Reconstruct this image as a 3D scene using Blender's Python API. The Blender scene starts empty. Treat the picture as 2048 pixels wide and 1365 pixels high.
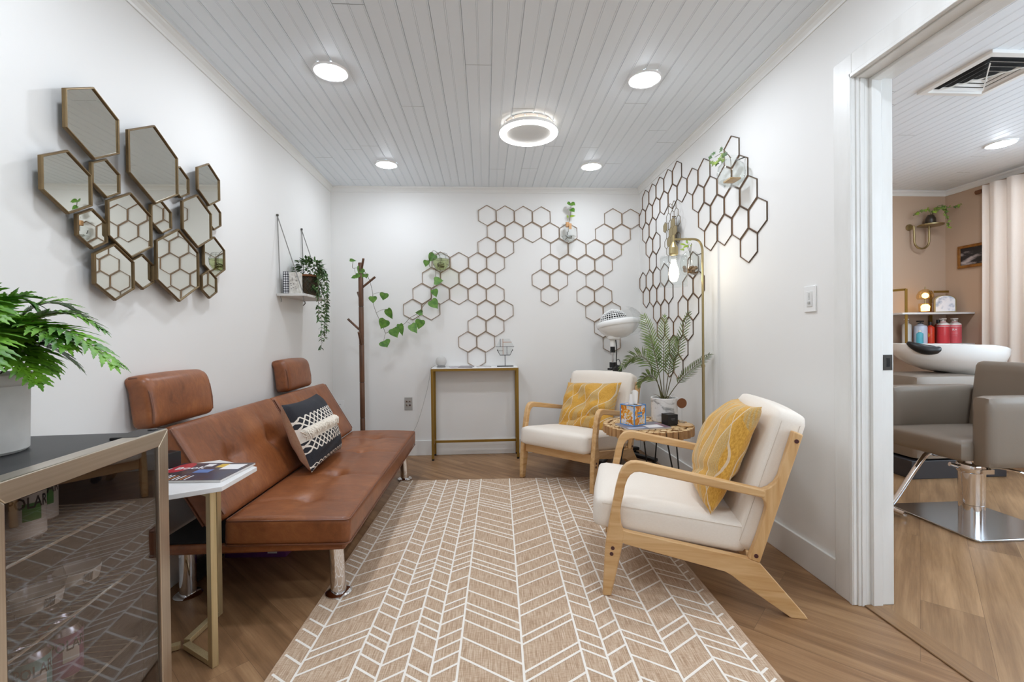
import bpy, bmesh, math, random
from mathutils import Vector as V, Matrix, Quaternion
random.seed(7)
S = bpy.context.scene
COL = S.collection
PI = math.pi
rad = math.radians

# ------------------------------------------------------------------ materials
def lin(c):
    if isinstance(c, str):
        c = c.lstrip('#'); c = [int(c[i:i+2], 16)/255 for i in (0, 2, 4)]
    return tuple(x/12.92 if x <= .04045 else ((x+.055)/1.055)**2.4 for x in c)

class NB:
    """small node-tree writer"""
    def __init__(s, mat):
        s.t = mat.node_tree; s.n = s.t.nodes; s.l = s.t.links
    def node(s, kind, **kw):
        n = s.n.new(kind)
        for k, v in kw.items(): setattr(n, k, v)
        return n
    def put(s, inp, v):
        if hasattr(v, 'links') or isinstance(v, bpy.types.NodeSocket): s.l.new(v, inp)
        elif v is not None:
            if isinstance(v, (tuple, list)) and len(v) == 3 and inp.type == 'RGBA': v = (*v, 1)
            inp.default_value = v
    def m(s, op, a, b=None, c=None):
        n = s.node('ShaderNodeMath', operation=op)
        s.put(n.inputs[0], a)
        if b is not None: s.put(n.inputs[1], b)
        if c is not None: s.put(n.inputs[2], c)
        return n.outputs[0]
    def mix(s, f, a, b):
        n = s.node('ShaderNodeMix', data_type='RGBA')
        s.put(n.inputs['Factor'], f); s.put(n.inputs[6], a); s.put(n.inputs[7], b)
        return n.outputs[2]
    def coord(s, which='Object'):
        return s.node('ShaderNodeTexCoord').outputs[which]
    def mapping(s, vec, scale=(1, 1, 1), rot=(0, 0, 0), loc=(0, 0, 0)):
        n = s.node('ShaderNodeMapping')
        s.put(n.inputs['Vector'], vec); n.inputs['Scale'].default_value = scale
        n.inputs['Rotation'].default_value = rot; n.inputs['Location'].default_value = loc
        return n.outputs[0]
    def noise(s, vec, scale=5, detail=4, rough=.55, dist=0):
        n = s.node('ShaderNodeTexNoise')
        s.put(n.inputs['Vector'], vec); n.inputs['Scale'].default_value = scale
        n.inputs['Detail'].default_value = detail; n.inputs['Roughness'].default_value = rough
        n.inputs['Distortion'].default_value = dist
        return n.outputs['Fac']
    def ramp(s, f, stops):
        n = s.node('ShaderNodeValToRGB'); e = n.color_ramp.elements
        while len(e) < len(stops): e.new(.5)
        for el, (p, c) in zip(e, stops): el.position = p; el.color = (*c, 1)
        s.put(n.inputs[0], f)
        return n.outputs[0]
    def xyz(s, vec):
        n = s.node('ShaderNodeSeparateXYZ'); s.put(n.inputs[0], vec); return n.outputs

def base_mat(name):
    m = bpy.data.materials.new(name); m.use_nodes = True
    nb = NB(m); p = nb.n['Principled BSDF']
    return m, nb, p

def mat(name, c, r=.5, metal=0, c2=None, vs=6, stretch=(1, 1, 1), bump=0, bs=40, bst=(1, 1, 1),
        emit=0, spec=.5, coat=0, detail=4, lo=.35, hi=.65, aniso=0, sheen=0):
    m, nb, p = base_mat(name)
    c = lin(c); p.inputs['Base Color'].default_value = (*c, 1)
    p.inputs['Roughness'].default_value = r; p.inputs['Metallic'].default_value = metal
    p.inputs['Specular IOR Level'].default_value = spec; p.inputs['Coat Weight'].default_value = coat
    p.inputs['Sheen Weight'].default_value = sheen
    if aniso: p.inputs['Anisotropic'].default_value = aniso
    if c2 is not None:
        v = nb.mapping(nb.coord(), stretch)
        f = nb.noise(v, vs, detail)
        nb.put(p.inputs['Base Color'], nb.ramp(f, [(lo, c), (hi, lin(c2))]))
    if bump:
        v = nb.mapping(nb.coord(), bst)
        b = nb.node('ShaderNodeBump'); b.inputs['Strength'].default_value = bump; b.inputs['Distance'].default_value = .002
        nb.put(b.inputs['Height'], nb.noise(v, bs, 3)); nb.put(p.inputs['Normal'], b.outputs[0])
    if emit:
        p.inputs['Emission Color'].default_value = (*c, 1); p.inputs['Emission Strength'].default_value = emit
    return m

def glass(name, tint=(1, 1, 1), ior=1.45, rough=.02, spec_mul=1.0):
    """thin clear sheet: see-through plus mirror-like sheen at grazing angles"""
    m, nb, p = base_mat(name)
    nb.n.remove(p)
    out = nb.n['Material Output']
    t = nb.node('ShaderNodeBsdfTransparent'); t.inputs[0].default_value = (*tint, 1)
    g = nb.node('ShaderNodeBsdfGlossy'); g.inputs['Roughness'].default_value = rough
    f = nb.node('ShaderNodeFresnel')
    bk = nb.node('ShaderNodeNewGeometry').outputs['Backfacing']            # same sheen on both faces of the sheet
    nb.put(f.inputs[0], nb.m('ADD', nb.m('MULTIPLY', bk, 1/ior-ior), ior))
    mx = nb.node('ShaderNodeMixShader')
    nb.put(mx.inputs[0], nb.m('MULTIPLY', f.outputs[0], spec_mul))
    nb.l.new(t.outputs[0], mx.inputs[1]); nb.l.new(g.outputs[0], mx.inputs[2])
    nb.l.new(mx.outputs[0], out.inputs[0])
    return m

def floor_mat(name, ang, tones, W=.18, L=1.22):
    """vinyl oak planks laid at an angle"""
    m, nb, p = base_mat(name)
    v = nb.mapping(nb.coord(), rot=(0, 0, -ang))
    br = nb.node('ShaderNodeTexBrick')
    nb.put(br.inputs['Vector'], v)
    br.offset = .37; br.inputs['Scale'].default_value = 1
    br.inputs['Brick Width'].default_value = L; br.inputs['Row Height'].default_value = W
    br.inputs['Mortar Size'].default_value = .0007; br.inputs['Mortar Smooth'].default_value = .3
    br.inputs['Color1'].default_value = (0, 0, 0, 1); br.inputs['Color2'].default_value = (1, 1, 1, 1)
    br.inputs['Mortar'].default_value = (.5, .5, .5, 1); br.inputs['Bias'].default_value = 0
    tone = nb.node('ShaderNodeSeparateColor'); nb.put(tone.inputs[0], br.outputs['Color'])
    off = nb.node('ShaderNodeCombineXYZ'); nb.put(off.inputs[0], nb.m('MULTIPLY', tone.outputs[0], 7.3)); nb.put(off.inputs[1], nb.m('MULTIPLY', tone.outputs[0], 3.1))
    ad = nb.node('ShaderNodeVectorMath', operation='ADD'); nb.put(ad.inputs[0], v); nb.put(ad.inputs[1], off.outputs[0])
    g1 = nb.noise(nb.mapping(ad.outputs[0], (.8, 13, 1)), 1.6, 6, .6, .5)
    g2 = nb.noise(nb.mapping(ad.outputs[0], (3, 60, 1)), 2.2, 4, .6, .2)
    g3 = nb.noise(nb.mapping(ad.outputs[0], (1.2, 7, 1)), 1.5, 2, .5, 1.0)
    f = nb.m('ADD', nb.m('ADD', nb.m('MULTIPLY', g1, .62), nb.m('MULTIPLY', g2, .2)), nb.m('ADD', nb.m('MULTIPLY', g3, .25), nb.m('MULTIPLY', nb.m('SUBTRACT', tone.outputs[0], .5), .1)))
    col = nb.ramp(f, [(.32, lin(tones[0])), (.5, lin(tones[1])), (.7, lin(tones[2]))])
    gap = nb.m('SUBTRACT', 1, br.outputs['Fac'])
    nb.put(p.inputs['Base Color'], nb.mix(br.outputs['Fac'], col, lin('#6b5038')))
    p.inputs['Roughness'].default_value = .42; p.inputs['Specular IOR Level'].default_value = .4
    b = nb.node('ShaderNodeBump'); b.inputs['Strength'].default_value = .15; b.inputs['Distance'].default_value = .001
    nb.put(b.inputs['Height'], nb.m('ADD', nb.m('MULTIPLY', g2, .4), gap)); nb.put(p.inputs['Normal'], b.outputs[0])
    return m

def wood_mat(name, a, b, axis='Y', r=.38):
    st = {'X': (1.2, 14, 14), 'Y': (14, 1.2, 14), 'Z': (14, 14, 1.2)}[axis]
    m, nb, p = base_mat(name)
    v = nb.mapping(nb.coord(), st)
    f = nb.noise(v, 2.5, 6, .6, .6)
    nb.put(p.inputs['Base Color'], nb.ramp(f, [(.3, lin(b)), (.62, lin(a))]))
    p.inputs['Roughness'].default_value = r
    return m

def leather_mat():
    m, nb, p = base_mat('tan_leather')
    v = nb.coord()
    f = nb.m('ADD', nb.m('MULTIPLY', nb.noise(v, 3.2, 5, .65, .6), .6), nb.m('MULTIPLY', nb.noise(nb.mapping(v, (1, 2.5, 1)), 14, 5, .7, 1.2), .4))
    nb.put(p.inputs['Base Color'], nb.ramp(f, [(.33, lin('#683a20')), (.52, lin('#88502d')), (.7, lin('#a5683d'))]))
    p.inputs['Roughness'].default_value = .36; p.inputs['Specular IOR Level'].default_value = .5
    b = nb.node('ShaderNodeBump'); b.inputs['Strength'].default_value = .22; b.inputs['Distance'].default_value = .0015
    nb.put(b.inputs['Height'], nb.noise(v, 170, 3)); nb.put(p.inputs['Normal'], b.outputs[0])
    return m

def fabric_mat(name, a, b, scale=260, r=.9):
    m, nb, p = base_mat(name)
    v = nb.coord()
    f = nb.m('ADD', nb.m('MULTIPLY', nb.noise(nb.mapping(v, (1, .15, 1)), scale, 2), .5), nb.m('MULTIPLY', nb.noise(nb.mapping(v, (.15, 1, .3)), scale, 2), .5))
    nb.put(p.inputs['Base Color'], nb.ramp(f, [(.25, lin(b)), (.7, lin(a))]))
    p.inputs['Roughness'].default_value = r; p.inputs['Sheen Weight'].default_value = .15
    bb = nb.node('ShaderNodeBump'); bb.inputs['Strength'].default_value = .25; bb.inputs['Distance'].default_value = .001
    nb.put(bb.inputs['Height'], f); nb.put(p.inputs['Normal'], bb.outputs[0])
    return m

def black_pillow_mat():
    m, nb, p = base_mat('black_woven_diamonds')
    uv = nb.xyz(nb.coord('UV')); u, v = uv[0], uv[1]
    black = nb.ramp(nb.noise(nb.mapping(nb.coord('UV'), (90, 60, 1)), 3, 2), [(.35, lin('#1b1c20')), (.7, lin('#3a3b42'))])
    cream = lin('#e9e2d6')
    def band(v0, v1, n):
        w = nb.m('DIVIDE', nb.m('SUBTRACT', v, v0), (v1-v0))
        inb = nb.m('MULTIPLY', nb.m('GREATER_THAN', v, v0), nb.m('LESS_THAN', v, v1))
        un = nb.m('MULTIPLY', u, n); w = nb.m('MULTIPLY', w, 1.5)
        a = nb.m('LESS_THAN', nb.m('FRACT', nb.m('ADD', un, w)), .26)
        b = nb.m('LESS_THAN', nb.m('FRACT', nb.m('ADD', nb.m('SUBTRACT', un, w), 5)), .26)
        return nb.m('MULTIPLY', inb, nb.m('MAXIMUM', a, b))
    f = nb.m('MAXIMUM', nb.m('MAXIMUM', band(.59, .76, 12), band(.25, .41, 12)), band(.0, .09, 12))
    plain = nb.m('MULTIPLY', nb.m('GREATER_THAN', v, .41), nb.m('LESS_THAN', v, .59))
    f = nb.m('MAXIMUM', f, plain)
    nb.put(p.inputs['Base Color'], nb.mix(f, black, cream))
    p.inputs['Roughness'].default_value = .95
    bb = nb.node('ShaderNodeBump'); bb.inputs['Strength'].default_value = .5; bb.inputs['Distance'].default_value = .002
    nb.put(bb.inputs['Height'], nb.m('ADD', f, nb.m('MULTIPLY', nb.noise(nb.mapping(nb.coord('UV'), (90, 70, 1)), 4, 1), .5))); nb.put(p.inputs['Normal'], bb.outputs[0])
    return m

def yellow_pillow_mat(name, ang, n=4.5, wav=.42):
    m, nb, p = base_mat(name)
    uvv = nb.mapping(nb.coord('UV'), rot=(0, 0, ang))
    o = nb.xyz(uvv); u, v = o[0], o[1]
    w = nb.m('ADD', nb.m('MULTIPLY', u, n), nb.m('MULTIPLY', nb.m('SINE', nb.m('MULTIPLY', v, 5.0)), wav))
    w2 = nb.m('ADD', nb.m('MULTIPLY', u, n), nb.m('MULTIPLY', nb.m('SINE', nb.m('ADD', nb.m('MULTIPLY', v, 5.0), 2.6)), wav))
    fr = nb.m('FRACT', nb.m('ADD', w, 20)); fr2 = nb.m('FRACT', nb.m('ADD', w2, 20))
    line = nb.m('MAXIMUM', nb.m('LESS_THAN', fr, .05), nb.m('LESS_THAN', fr2, .035))
    grey = nb.m('MULTIPLY', nb.m('LESS_THAN', fr, .55), nb.m('GREATER_THAN', fr2, .45))
    fine = nb.m('LESS_THAN', nb.m('FRACT', nb.m('MULTIPLY', nb.m('ADD', w, w2), 7)), .5)
    must = nb.ramp(nb.noise(nb.mapping(nb.coord('UV'), (60, 8, 1)), 4, 3), [(.35, lin('#bd8a30')), (.65, lin('#daa849'))])
    greyc = nb.ramp(nb.noise(nb.mapping(nb.coord('UV'), (20, 60, 1)), 4, 3), [(.35, lin('#a98c52')), (.65, lin('#c9b286'))])
    c = nb.mix(nb.m('MULTIPLY', grey, nb.m('ADD', nb.m('MULTIPLY', fine, .6), .35)), must, greyc)
    c = nb.mix(nb.m('MULTIPLY', line, .62), c, lin('#dcd2c0'))
    nb.put(p.inputs['Base Color'], c); p.inputs['Roughness'].default_value = .92; p.inputs['Sheen Weight'].default_value = .2
    bb = nb.node('ShaderNodeBump'); bb.inputs['Strength'].default_value = .3; bb.inputs['Distance'].default_value = .0015
    nb.put(bb.inputs['Height'], nb.noise(nb.mapping(nb.coord('UV'), (80, 80, 1)), 3, 2)); nb.put(p.inputs['Normal'], bb.outputs[0])
    return m

def rug_mat():
    m, nb, p = base_mat('tan_flat_weave')
    v = nb.coord()
    a = nb.noise(nb.mapping(v, (330, 14, 1)), 1.0, 2)
    b = nb.noise(nb.mapping(v, (40, 330, 1)), 1.0, 2)
    f = nb.m('ADD', nb.m('MULTIPLY', a, .65), nb.m('MULTIPLY', b, .35))
    nb.put(p.inputs['Base Color'], nb.ramp(f, [(.36, lin('#a2856a')), (.5, lin('#bda288')), (.64, lin('#d3bea7'))]))
    p.inputs['Roughness'].default_value = .95
    bb = nb.node('ShaderNodeBump'); bb.inputs['Strength'].default_value = .4; bb.inputs['Distance'].default_value = .001
    nb.put(bb.inputs['Height'], f); nb.put(p.inputs['Normal'], bb.outputs[0])
    return m

def slice_mat():
    """sawn end grain"""
    m, nb, p = base_mat('log_slices')
    f = nb.noise(nb.coord(), 34, 3, .6, .8)
    nb.put(p.inputs['Base Color'], nb.ramp(f, [(.35, lin('#b08a5a')), (.5, lin('#cfae7e')), (.66, lin('#e0c79c'))])); p.inputs['Roughness'].default_value = .7
    return m

def marble_mat(name='white_marble', a='#efeeec', b='#9fa0a2', scale=7, lo=.5, hi=.72):
    m, nb, p = base_mat(name)
    f = nb.noise(nb.mapping(nb.coord(), (1, 1, 1.6)), scale, 6, .6, 1.6)
    nb.put(p.inputs['Base Color'], nb.ramp(f, [(lo, lin(a)), (hi, lin(b))]))
    p.inputs['Roughness'].default_value = .3
    return m

M = {}
M['white_wall'] = mat('white_wall_paint', '#e6e5e2', .62, bump=.05, bs=120)
M['white_trim'] = mat('white_trim_paint', '#e4e4e1', .35)
M['worn_trim'] = mat('worn_white_trim', '#e6e6e3', .38, c2='#dddcd8', vs=9, stretch=(1, 1, .25), bump=.15, bs=30)
M['ceiling'] = mat('ceiling_white_paint', '#e6ecf1', .5)
M['ceiling_gap'] = mat('ceiling_gap', '#8f8e8a', .8)
M['taupe_wall'] = mat('taupe_wall_paint', '#bca48e', .6, bump=.05, bs=100)
M['floor'] = floor_mat('oak_vinyl_planks', rad(-45), ('#654a30', '#876546', '#a5825e'))
M['floor2'] = floor_mat('oak_vinyl_planks_salon', rad(45), ('#6f5237', '#90704f', '#ae8c67'))
M['thresh'] = wood_mat('threshold_oak', '#8d6c4a', '#6d4f34', 'Y')
M['leather'] = leather_mat()
M['leather_piping'] = mat('leather_piping', '#6d3f26', .42)
M['black_fabric'] = mat('black_dust_fabric', '#1d1c1c', .9)
M['chrome'] = mat('chrome', '#e8e8ea', .06, 1)
M['steel'] = mat('brushed_steel', '#d2c9bb', .3, 1, c2='#c6bcac', vs=3, stretch=(60, 60, 1), aniso=.4)
M['steelh'] = mat('brushed_steel_rail', '#d2c9bb', .28, 1, c2='#c8beae', vs=3, stretch=(1, 1, 60), aniso=.4)
M['black_plastic'] = mat('black_plastic', '#141416', .4)
M['black_top'] = mat('black_textured_steel', '#27282b', .42, bump=.15, bs=300)
M['dark_inside'] = mat('dark_cabinet_lining', '#5b5a60', .6)
M['gold'] = mat('brushed_gold', '#cdb98f', .42, .6, c2='#c0ab7f', vs=5, stretch=(40, 40, 1))
M['gold_paint'] = mat('gold_painted_steel', '#8f6f2c', .42, .55)
M['brass'] = mat('antique_brass', '#a89870', .34, .9)
M['mirror'] = mat('mirror_silver', '#dcdcd4', .01, 1)
M['bronze'] = mat('bronze_mirror_frame', '#6a563a', .4, .6, c2='#7a6646', vs=12)
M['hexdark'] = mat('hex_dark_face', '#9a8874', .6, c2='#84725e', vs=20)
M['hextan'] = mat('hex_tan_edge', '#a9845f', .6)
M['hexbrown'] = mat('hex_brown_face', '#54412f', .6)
M['birch'] = wood_mat('light_rubberwood', '#d9b483', '#c1935c', 'X')
M['birchz'] = wood_mat('light_rubberwood_upright', '#d9b483', '#c1935c', 'Z')
M['cream'] = fabric_mat('cream_linen', '#ebe3d8', '#e3d9cc', 700)
M['cream_seam'] = mat('cream_seam', '#cbbfae', .9)
M['maroon'] = mat('maroon_screw_cap', '#4a2526', .45)
M['walnut'] = wood_mat('walnut_brown', '#6b4730', '#47301f', 'Z', .4)
M['white_lam'] = mat('white_marble_laminate', '#ecebea', .25, c2='#e2e1e0', vs=5)
M['white_gloss'] = mat('white_gloss_plastic', '#eaeae8', .18)
M['white_ceramic'] = mat('white_ceramic', '#efefed', .1, coat=.4)
M['stoneware'] = mat('grey_stoneware', '#cfccc7', .55, c2='#bdbab5', vs=7)
M['green_a'] = mat('leaf_green', '#3d6a1c', .42, c2='#648f30', vs=30)
M['green_fern'] = mat('fern_green', '#2f6412', .45, c2='#6fa325', vs=18)
M['green_dark'] = mat('dark_leaf_green', '#35502a', .5, c2='#5c7a45', vs=40)
M['green_palm'] = mat('palm_green', '#4d6332', .5, c2='#7e9353', vs=22)
M['green_lime'] = mat('lime_leaf', '#9bb33e', .45, c2='#7f9c2e', vs=25)
M['ivy'] = mat('ivy_leaf', '#37552a', .5, c2='#8fa447', vs=26)
M['stem'] = mat('vine_stem', '#5d5136', .6)
M['palmstem'] = mat('palm_stem', '#6a6b3c', .6, c2='#4f3a26', vs=9)
M['soil'] = mat('dark_soil', '#2b2018', .95)
M['clear'] = glass('clear_glass', (.98, .99, .985), 1.5, .02, .75)
M['shade'] = glass('clear_shade_glass', (.97, .98, .98), 1.5, .03, .7)
M['amber'] = glass('amber_glass', (1, .86, .6), 1.6, .05)
M['water'] = glass('greenish_water', (.83, .87, .66), 1.3)
M['tint'] = glass('tinted_door_glass', (.80, .77, .78), 1.75, .01, 1.25)
M['acrylic'] = glass('clear_acrylic', (.93, .94, .94), 1.5, .05)
M['rug'] = rug_mat()
M['rugline'] = mat('rug_ivory_yarn', '#efe8de', .95, bump=.6, bs=160)
M['slices'] = slice_mat()
M['bark'] = wood_mat('split_branch_side', '#bd9262', '#8a6239', 'Z', .7)
M['ink'] = mat('black_ink', '#17171a', .5)
M['white_ink'] = mat('white_ink', '#efefef', .5)
M['blackpillow'] = black_pillow_mat()
M['tan_cloth'] = fabric_mat('tan_pillow_back', '#c9ab91', '#b89678')
M['fringe'] = mat('cream_fringe', '#eae2d4', .95, bump=.5, bs=200, bst=(1, .1, 1))
M['yellow1'] = yellow_pillow_mat('mustard_weave_far', .35, 3.6)
M['yellow2'] = yellow_pillow_mat('mustard_weave_near', -.1, 5.2, .34)
M['rope'] = mat('grey_rope', '#8c8a86', .9, bump=.6, bs=120)
M['whitewash'] = mat('whitewashed_board', '#d5d3cf', .7, c2='#bdbbb6', vs=5, stretch=(1, 8, 8))
M['gingham'] = None
M['pale_book'] = mat('pale_printed_cover', '#dddad3', .6, c2='#bcb7ad', vs=45)
M['rim_wood'] = mat('stained_wood_rim', '#7a4a28', .5)
M['wire'] = mat('grey_wire', '#5a5a56', .5, .8)
M['taupe_vinyl'] = mat('taupe_vinyl', '#7d7266', .42, bump=.1, bs=250)
M['taupe_light'] = mat('taupe_cabinet', '#8f8478', .4)
M['charcoal'] = mat('charcoal_base', '#3a3a3e', .5)
M['curtain'] = fabric_mat('blush_linen_curtain', '#f0e6dc', '#eaddd1', 600)
M['rod'] = mat('wood_curtain_rod', '#6e452a', .45)
M['lamp_on'] = mat('led_diffuser', '#ecf4ff', .4, emit=1)
M['bulb'] = mat('warm_bulb', '#fff1d8', .4, emit=1)
M['duct'] = mat('dark_duct', '#1a1a1a', .9)
def set_emit(m, s): m.node_tree.nodes['Principled BSDF'].inputs['Emission Strength'].default_value = s

# ------------------------------------------------------------------ geometry
class MB:
    """collects shapes into one mesh; ix = material slot"""
    def __init__(s): s.v = []; s.f = []; s.m = []; s.uv = None
    def add(s, vs, fs, ix=0, T=None):
        o = len(s.v)
        s.v += [tuple(T @ V(p)) if T is not None else tuple(p) for p in vs]
        for f in fs: s.f.append(tuple(i+o for i in f)); s.m.append(ix)
        return s
    def box(s, x0, x1, y0, y1, z0, z1, ix=0, T=None):
        vs = [(x, y, z) for z in (z0, z1) for y in (y0, y1) for x in (x0, x1)]
        return s.add(vs, [(0, 2, 3, 1), (4, 5, 7, 6), (0, 1, 5, 4), (2, 6, 7, 3), (0, 4, 6, 2), (1, 3, 7, 5)], ix, T)
    def prism(s, poly, t0, t1, fn, ix=0, T=None):
        n = len(poly)
        vs = [fn(a, b, t0) for a, b in poly]+[fn(a, b, t1) for a, b in poly]
        fs = [tuple(range(n))[::-1], tuple(range(n, 2*n))]+[(i, (i+1) % n, n+(i+1) % n, n+i) for i in range(n)]
        return s.add(vs, fs, ix, T)
    def tube(s, path, r, seg=8, ix=0, caps=True, T=None, up=None):
        path = [V(p) for p in path]; n = len(path); vs = []; fs = []
        ref = None
        for i, p in enumerate(path):
            t = (path[min(i+1, n-1)]-path[max(i-1, 0)]).normalized()
            if ref is None: ref = V((0, 0, 1)) if abs(t.z) < .9 else V((1, 0, 0))
            a = (ref-t*ref.dot(t)).normalized(); ref = a; b = t.cross(a)
            rr = r[i] if isinstance(r, (list, tuple)) else r
            for k in range(seg):
                th = 2*PI*k/seg; vs.append(p+(a*math.cos(th)+b*math.sin(th))*rr)
        for i in range(n-1):
            for k in range(seg):
                fs.append((i*seg+k, i*seg+(k+1) % seg, (i+1)*seg+(k+1) % seg, (i+1)*seg+k))
        if caps: fs += [tuple(range(seg))[::-1], tuple((n-1)*seg+k for k in range(seg))]
        return s.add(vs, fs, ix, T)
    def cyl(s, p0, p1, r, seg=20, ix=0, T=None): return s.tube([p0, p1], r, seg, ix, True, T)
    def bar(s, p0, p1, w, d, ix=0, upv=(0, 0, 1), T=None):
        """square bar between two points; w across, d along the up vector"""
        p0, p1 = V(p0), V(p1); t = (p1-p0).normalized(); u = V(upv)
        u = (u-t*u.dot(t)).normalized(); a = t.cross(u)
        vs = [p+a*sx*w/2+u*sy*d/2 for p in (p0, p1) for sx, sy in ((-1, -1), (1, -1), (1, 1), (-1, 1))]
        return s.add(vs, [(3, 2, 1, 0), (4, 5, 6, 7), (0, 1, 5, 4), (1, 2, 6, 5), (2, 3, 7, 6), (3, 0, 4, 7)], ix, T)
    def lathe(s, prof, seg=32, ix=0, c=(0, 0, 0), T=None, close=False):
        vs = []; n = len(prof)
        for r, z in prof:
            for k in range(seg):
                th = 2*PI*k/seg; vs.append((c[0]+r*math.cos(th), c[1]+r*math.sin(th), c[2]+z))
        fs = [(i*seg+k, i*seg+(k+1) % seg, (i+1)*seg+(k+1) % seg, (i+1)*seg+k) for i in range(n-1) for k in range(seg)]
        if close: fs += [tuple(range(seg))[::-1], tuple((n-1)*seg+k for k in range(seg))]
        return s.add(vs, fs, ix, T)
    def ball(s, c, r, seg=20, ix=0, sz=1.0, T=None):
        n = seg//2
        return s.lathe([(max(r*math.sin(PI*i/n), 1e-4), -r*sz*math.cos(PI*i/n)) for i in range(n+1)], seg, ix, c, T)
    def rbox(s, hx, hy, hz, r, n=(8, 8, 4), fn=None, ix=0, T=None):
        """soft-edged box, evenly gridded; fn(p, q) may push points about"""
        idx = {}; vs = []; fs = []
        N = n
        def vid(i, j, k):
            key = (i, j, k)
            if key not in idx:
                p = V(((2*i/N[0]-1)*hx, (2*j/N[1]-1)*hy, (2*k/N[2]-1)*hz))
                q = V((max(-hx+r, min(hx-r, p.x)), max(-hy+r, min(hy-r, p.y)), max(-hz+r, min(hz-r, p.z))))
                d = p-q
                o = q+d.normalized()*r if d.length > 1e-7 else p
                if fn: o = fn(o, (p.x/hx, p.y/hy, p.z/hz))
                idx[key] = len(vs); vs.append(o)
            return idx[key]
        for a, b, c in ((0, 1, 2), (1, 2, 0), (2, 0, 1)):
            for side in (0, N[c]):
                for i in range(N[a]):
                    for j in range(N[b]):
                        q = []
                        for di, dj in ((0, 0), (1, 0), (1, 1), (0, 1)):
                            t = [0, 0, 0]; t[a] = i+di; t[b] = j+dj; t[c] = side; q.append(vid(*t))
                        fs.append(tuple(q) if side else tuple(q[::-1]))
        return s.add(vs, fs, ix, T)
    def build(s, name, mats, parent=None, smooth=True, bevel=0, bseg=2, sharp=35, sub=0, loc=None):
        me = bpy.data.meshes.new(name); me.from_pydata([tuple(p) for p in s.v], [], s.f)
        for m in (mats if isinstance(mats, (list, tuple)) else [mats]): me.materials.append(m)
        me.polygons.foreach_set('material_index', s.m)
        if s.uv: 
            ul = me.uv_layers.new(name='UVMap')
            for lp in me.loops: ul.data[lp.index].uv = s.uv[lp.vertex_index]
        me.validate(); me.update()
        if smooth:
            me.polygons.foreach_set('use_smooth', [True]*len(me.polygons))
            me.set_sharp_from_angle(angle=rad(sharp))
        o = bpy.data.objects.new(name, me); COL.objects.link(o)
        if parent is not None: o.parent = parent
        if loc: o.location = loc
        if bevel:
            b = o.modifiers.new('bevel', 'BEVEL'); b.width = bevel; b.segments = bseg; b.limit_method = 'ANGLE'; b.angle_limit = rad(40)
            b.harden_normals = False
        if sub:
            u = o.modifiers.new('sub', 'SUBSURF'); u.levels = sub; u.render_levels = sub
        return o

def thing(name, label, cat, loc=(0, 0, 0), rz=0, group=None):
    o = bpy.data.objects.new(name, None); o.empty_display_size = .05; COL.objects.link(o)
    o.location = loc; o.rotation_euler = (0, 0, rz)
    return tag(o, label, cat, group)
def tag(o, label, cat, group=None):
    o['label'] = label; o['category'] = cat
    if group: o['group'] = group
    return o
def struct(o): o['kind'] = 'structure'; return o
def dup(root, loc=None, rz=None, label=None):
    r = root.copy(); COL.objects.link(r)
    if loc is not None: r.location = loc
    if rz is not None: r.rotation_euler = (0, 0, rz)
    if label: r['label'] = label
    for ch in list(root.children):
        c = ch.copy(); COL.objects.link(c); c.parent = r
        for g in list(ch.children):
            d = g.copy(); COL.objects.link(d); d.parent = c
    return r
def text(mb, body, size, T, ix=0, depth=.0004):
    """flat lettering added to a mesh; T places the text's own xy-plane"""
    cu = bpy.data.curves.new('lettering', 'FONT'); cu.body = body; cu.size = size; cu.align_x = 'CENTER'; cu.align_y = 'CENTER'; cu.offset = size*.018; cu.resolution_u = 2
    ob = bpy.data.objects.new('lettering', cu); COL.objects.link(ob)
    bpy.context.view_layer.update()
    me = bpy.data.meshes.new_from_object(ob.evaluated_get(bpy.context.evaluated_depsgraph_get()))
    mb.add([tuple(v.co) for v in me.vertices], [tuple(p.vertices) for p in me.polygons], ix, T)
    bpy.data.objects.remove(ob); bpy.data.curves.remove(cu); bpy.data.meshes.remove(me)
def frame(o, x, y, z=None):
    """matrix from origin and two axes"""
    x = V(x).normalized(); y = V(y).normalized(); z = x.cross(y).normalized() if z is None else V(z).normalized()
    m = Matrix((x, y, z)).transposed().to_4x4(); m.translation = V(o); return m
def bez(p0, p1, p2, n):
    p0, p1, p2 = V(p0), V(p1), V(p2)
    return [p0*(1-t)**2+p1*2*t*(1-t)+p2*t*t for t in [i/n for i in range(n+1)]]
def smooth_path(P, k=4):
    """Catmull-Rom through the points"""
    P = [V(p) for p in P]; out = []
    for i in range(len(P)-1):
        a, b, c, d = P[max(i-1, 0)], P[i], P[i+1], P[min(i+2, len(P)-1)]
        for j in range(k):
            t = j/k
            out.append(.5*((2*b)+(c-a)*t+(2*a-5*b+4*c-d)*t*t+(3*b-a-3*c+d)*t**3))
    out.append(P[-1]); return out
def hexpts(R, rot=PI/2): return [(R*math.cos(rot+i*PI/3), R*math.sin(rot+i*PI/3)) for i in range(6)]
ORD = ['zeroth', 'first', 'second', 'third', 'fourth', 'fifth', 'sixth', 'seventh', 'eighth', 'ninth', 'tenth', 'eleventh', 'twelfth']

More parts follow.
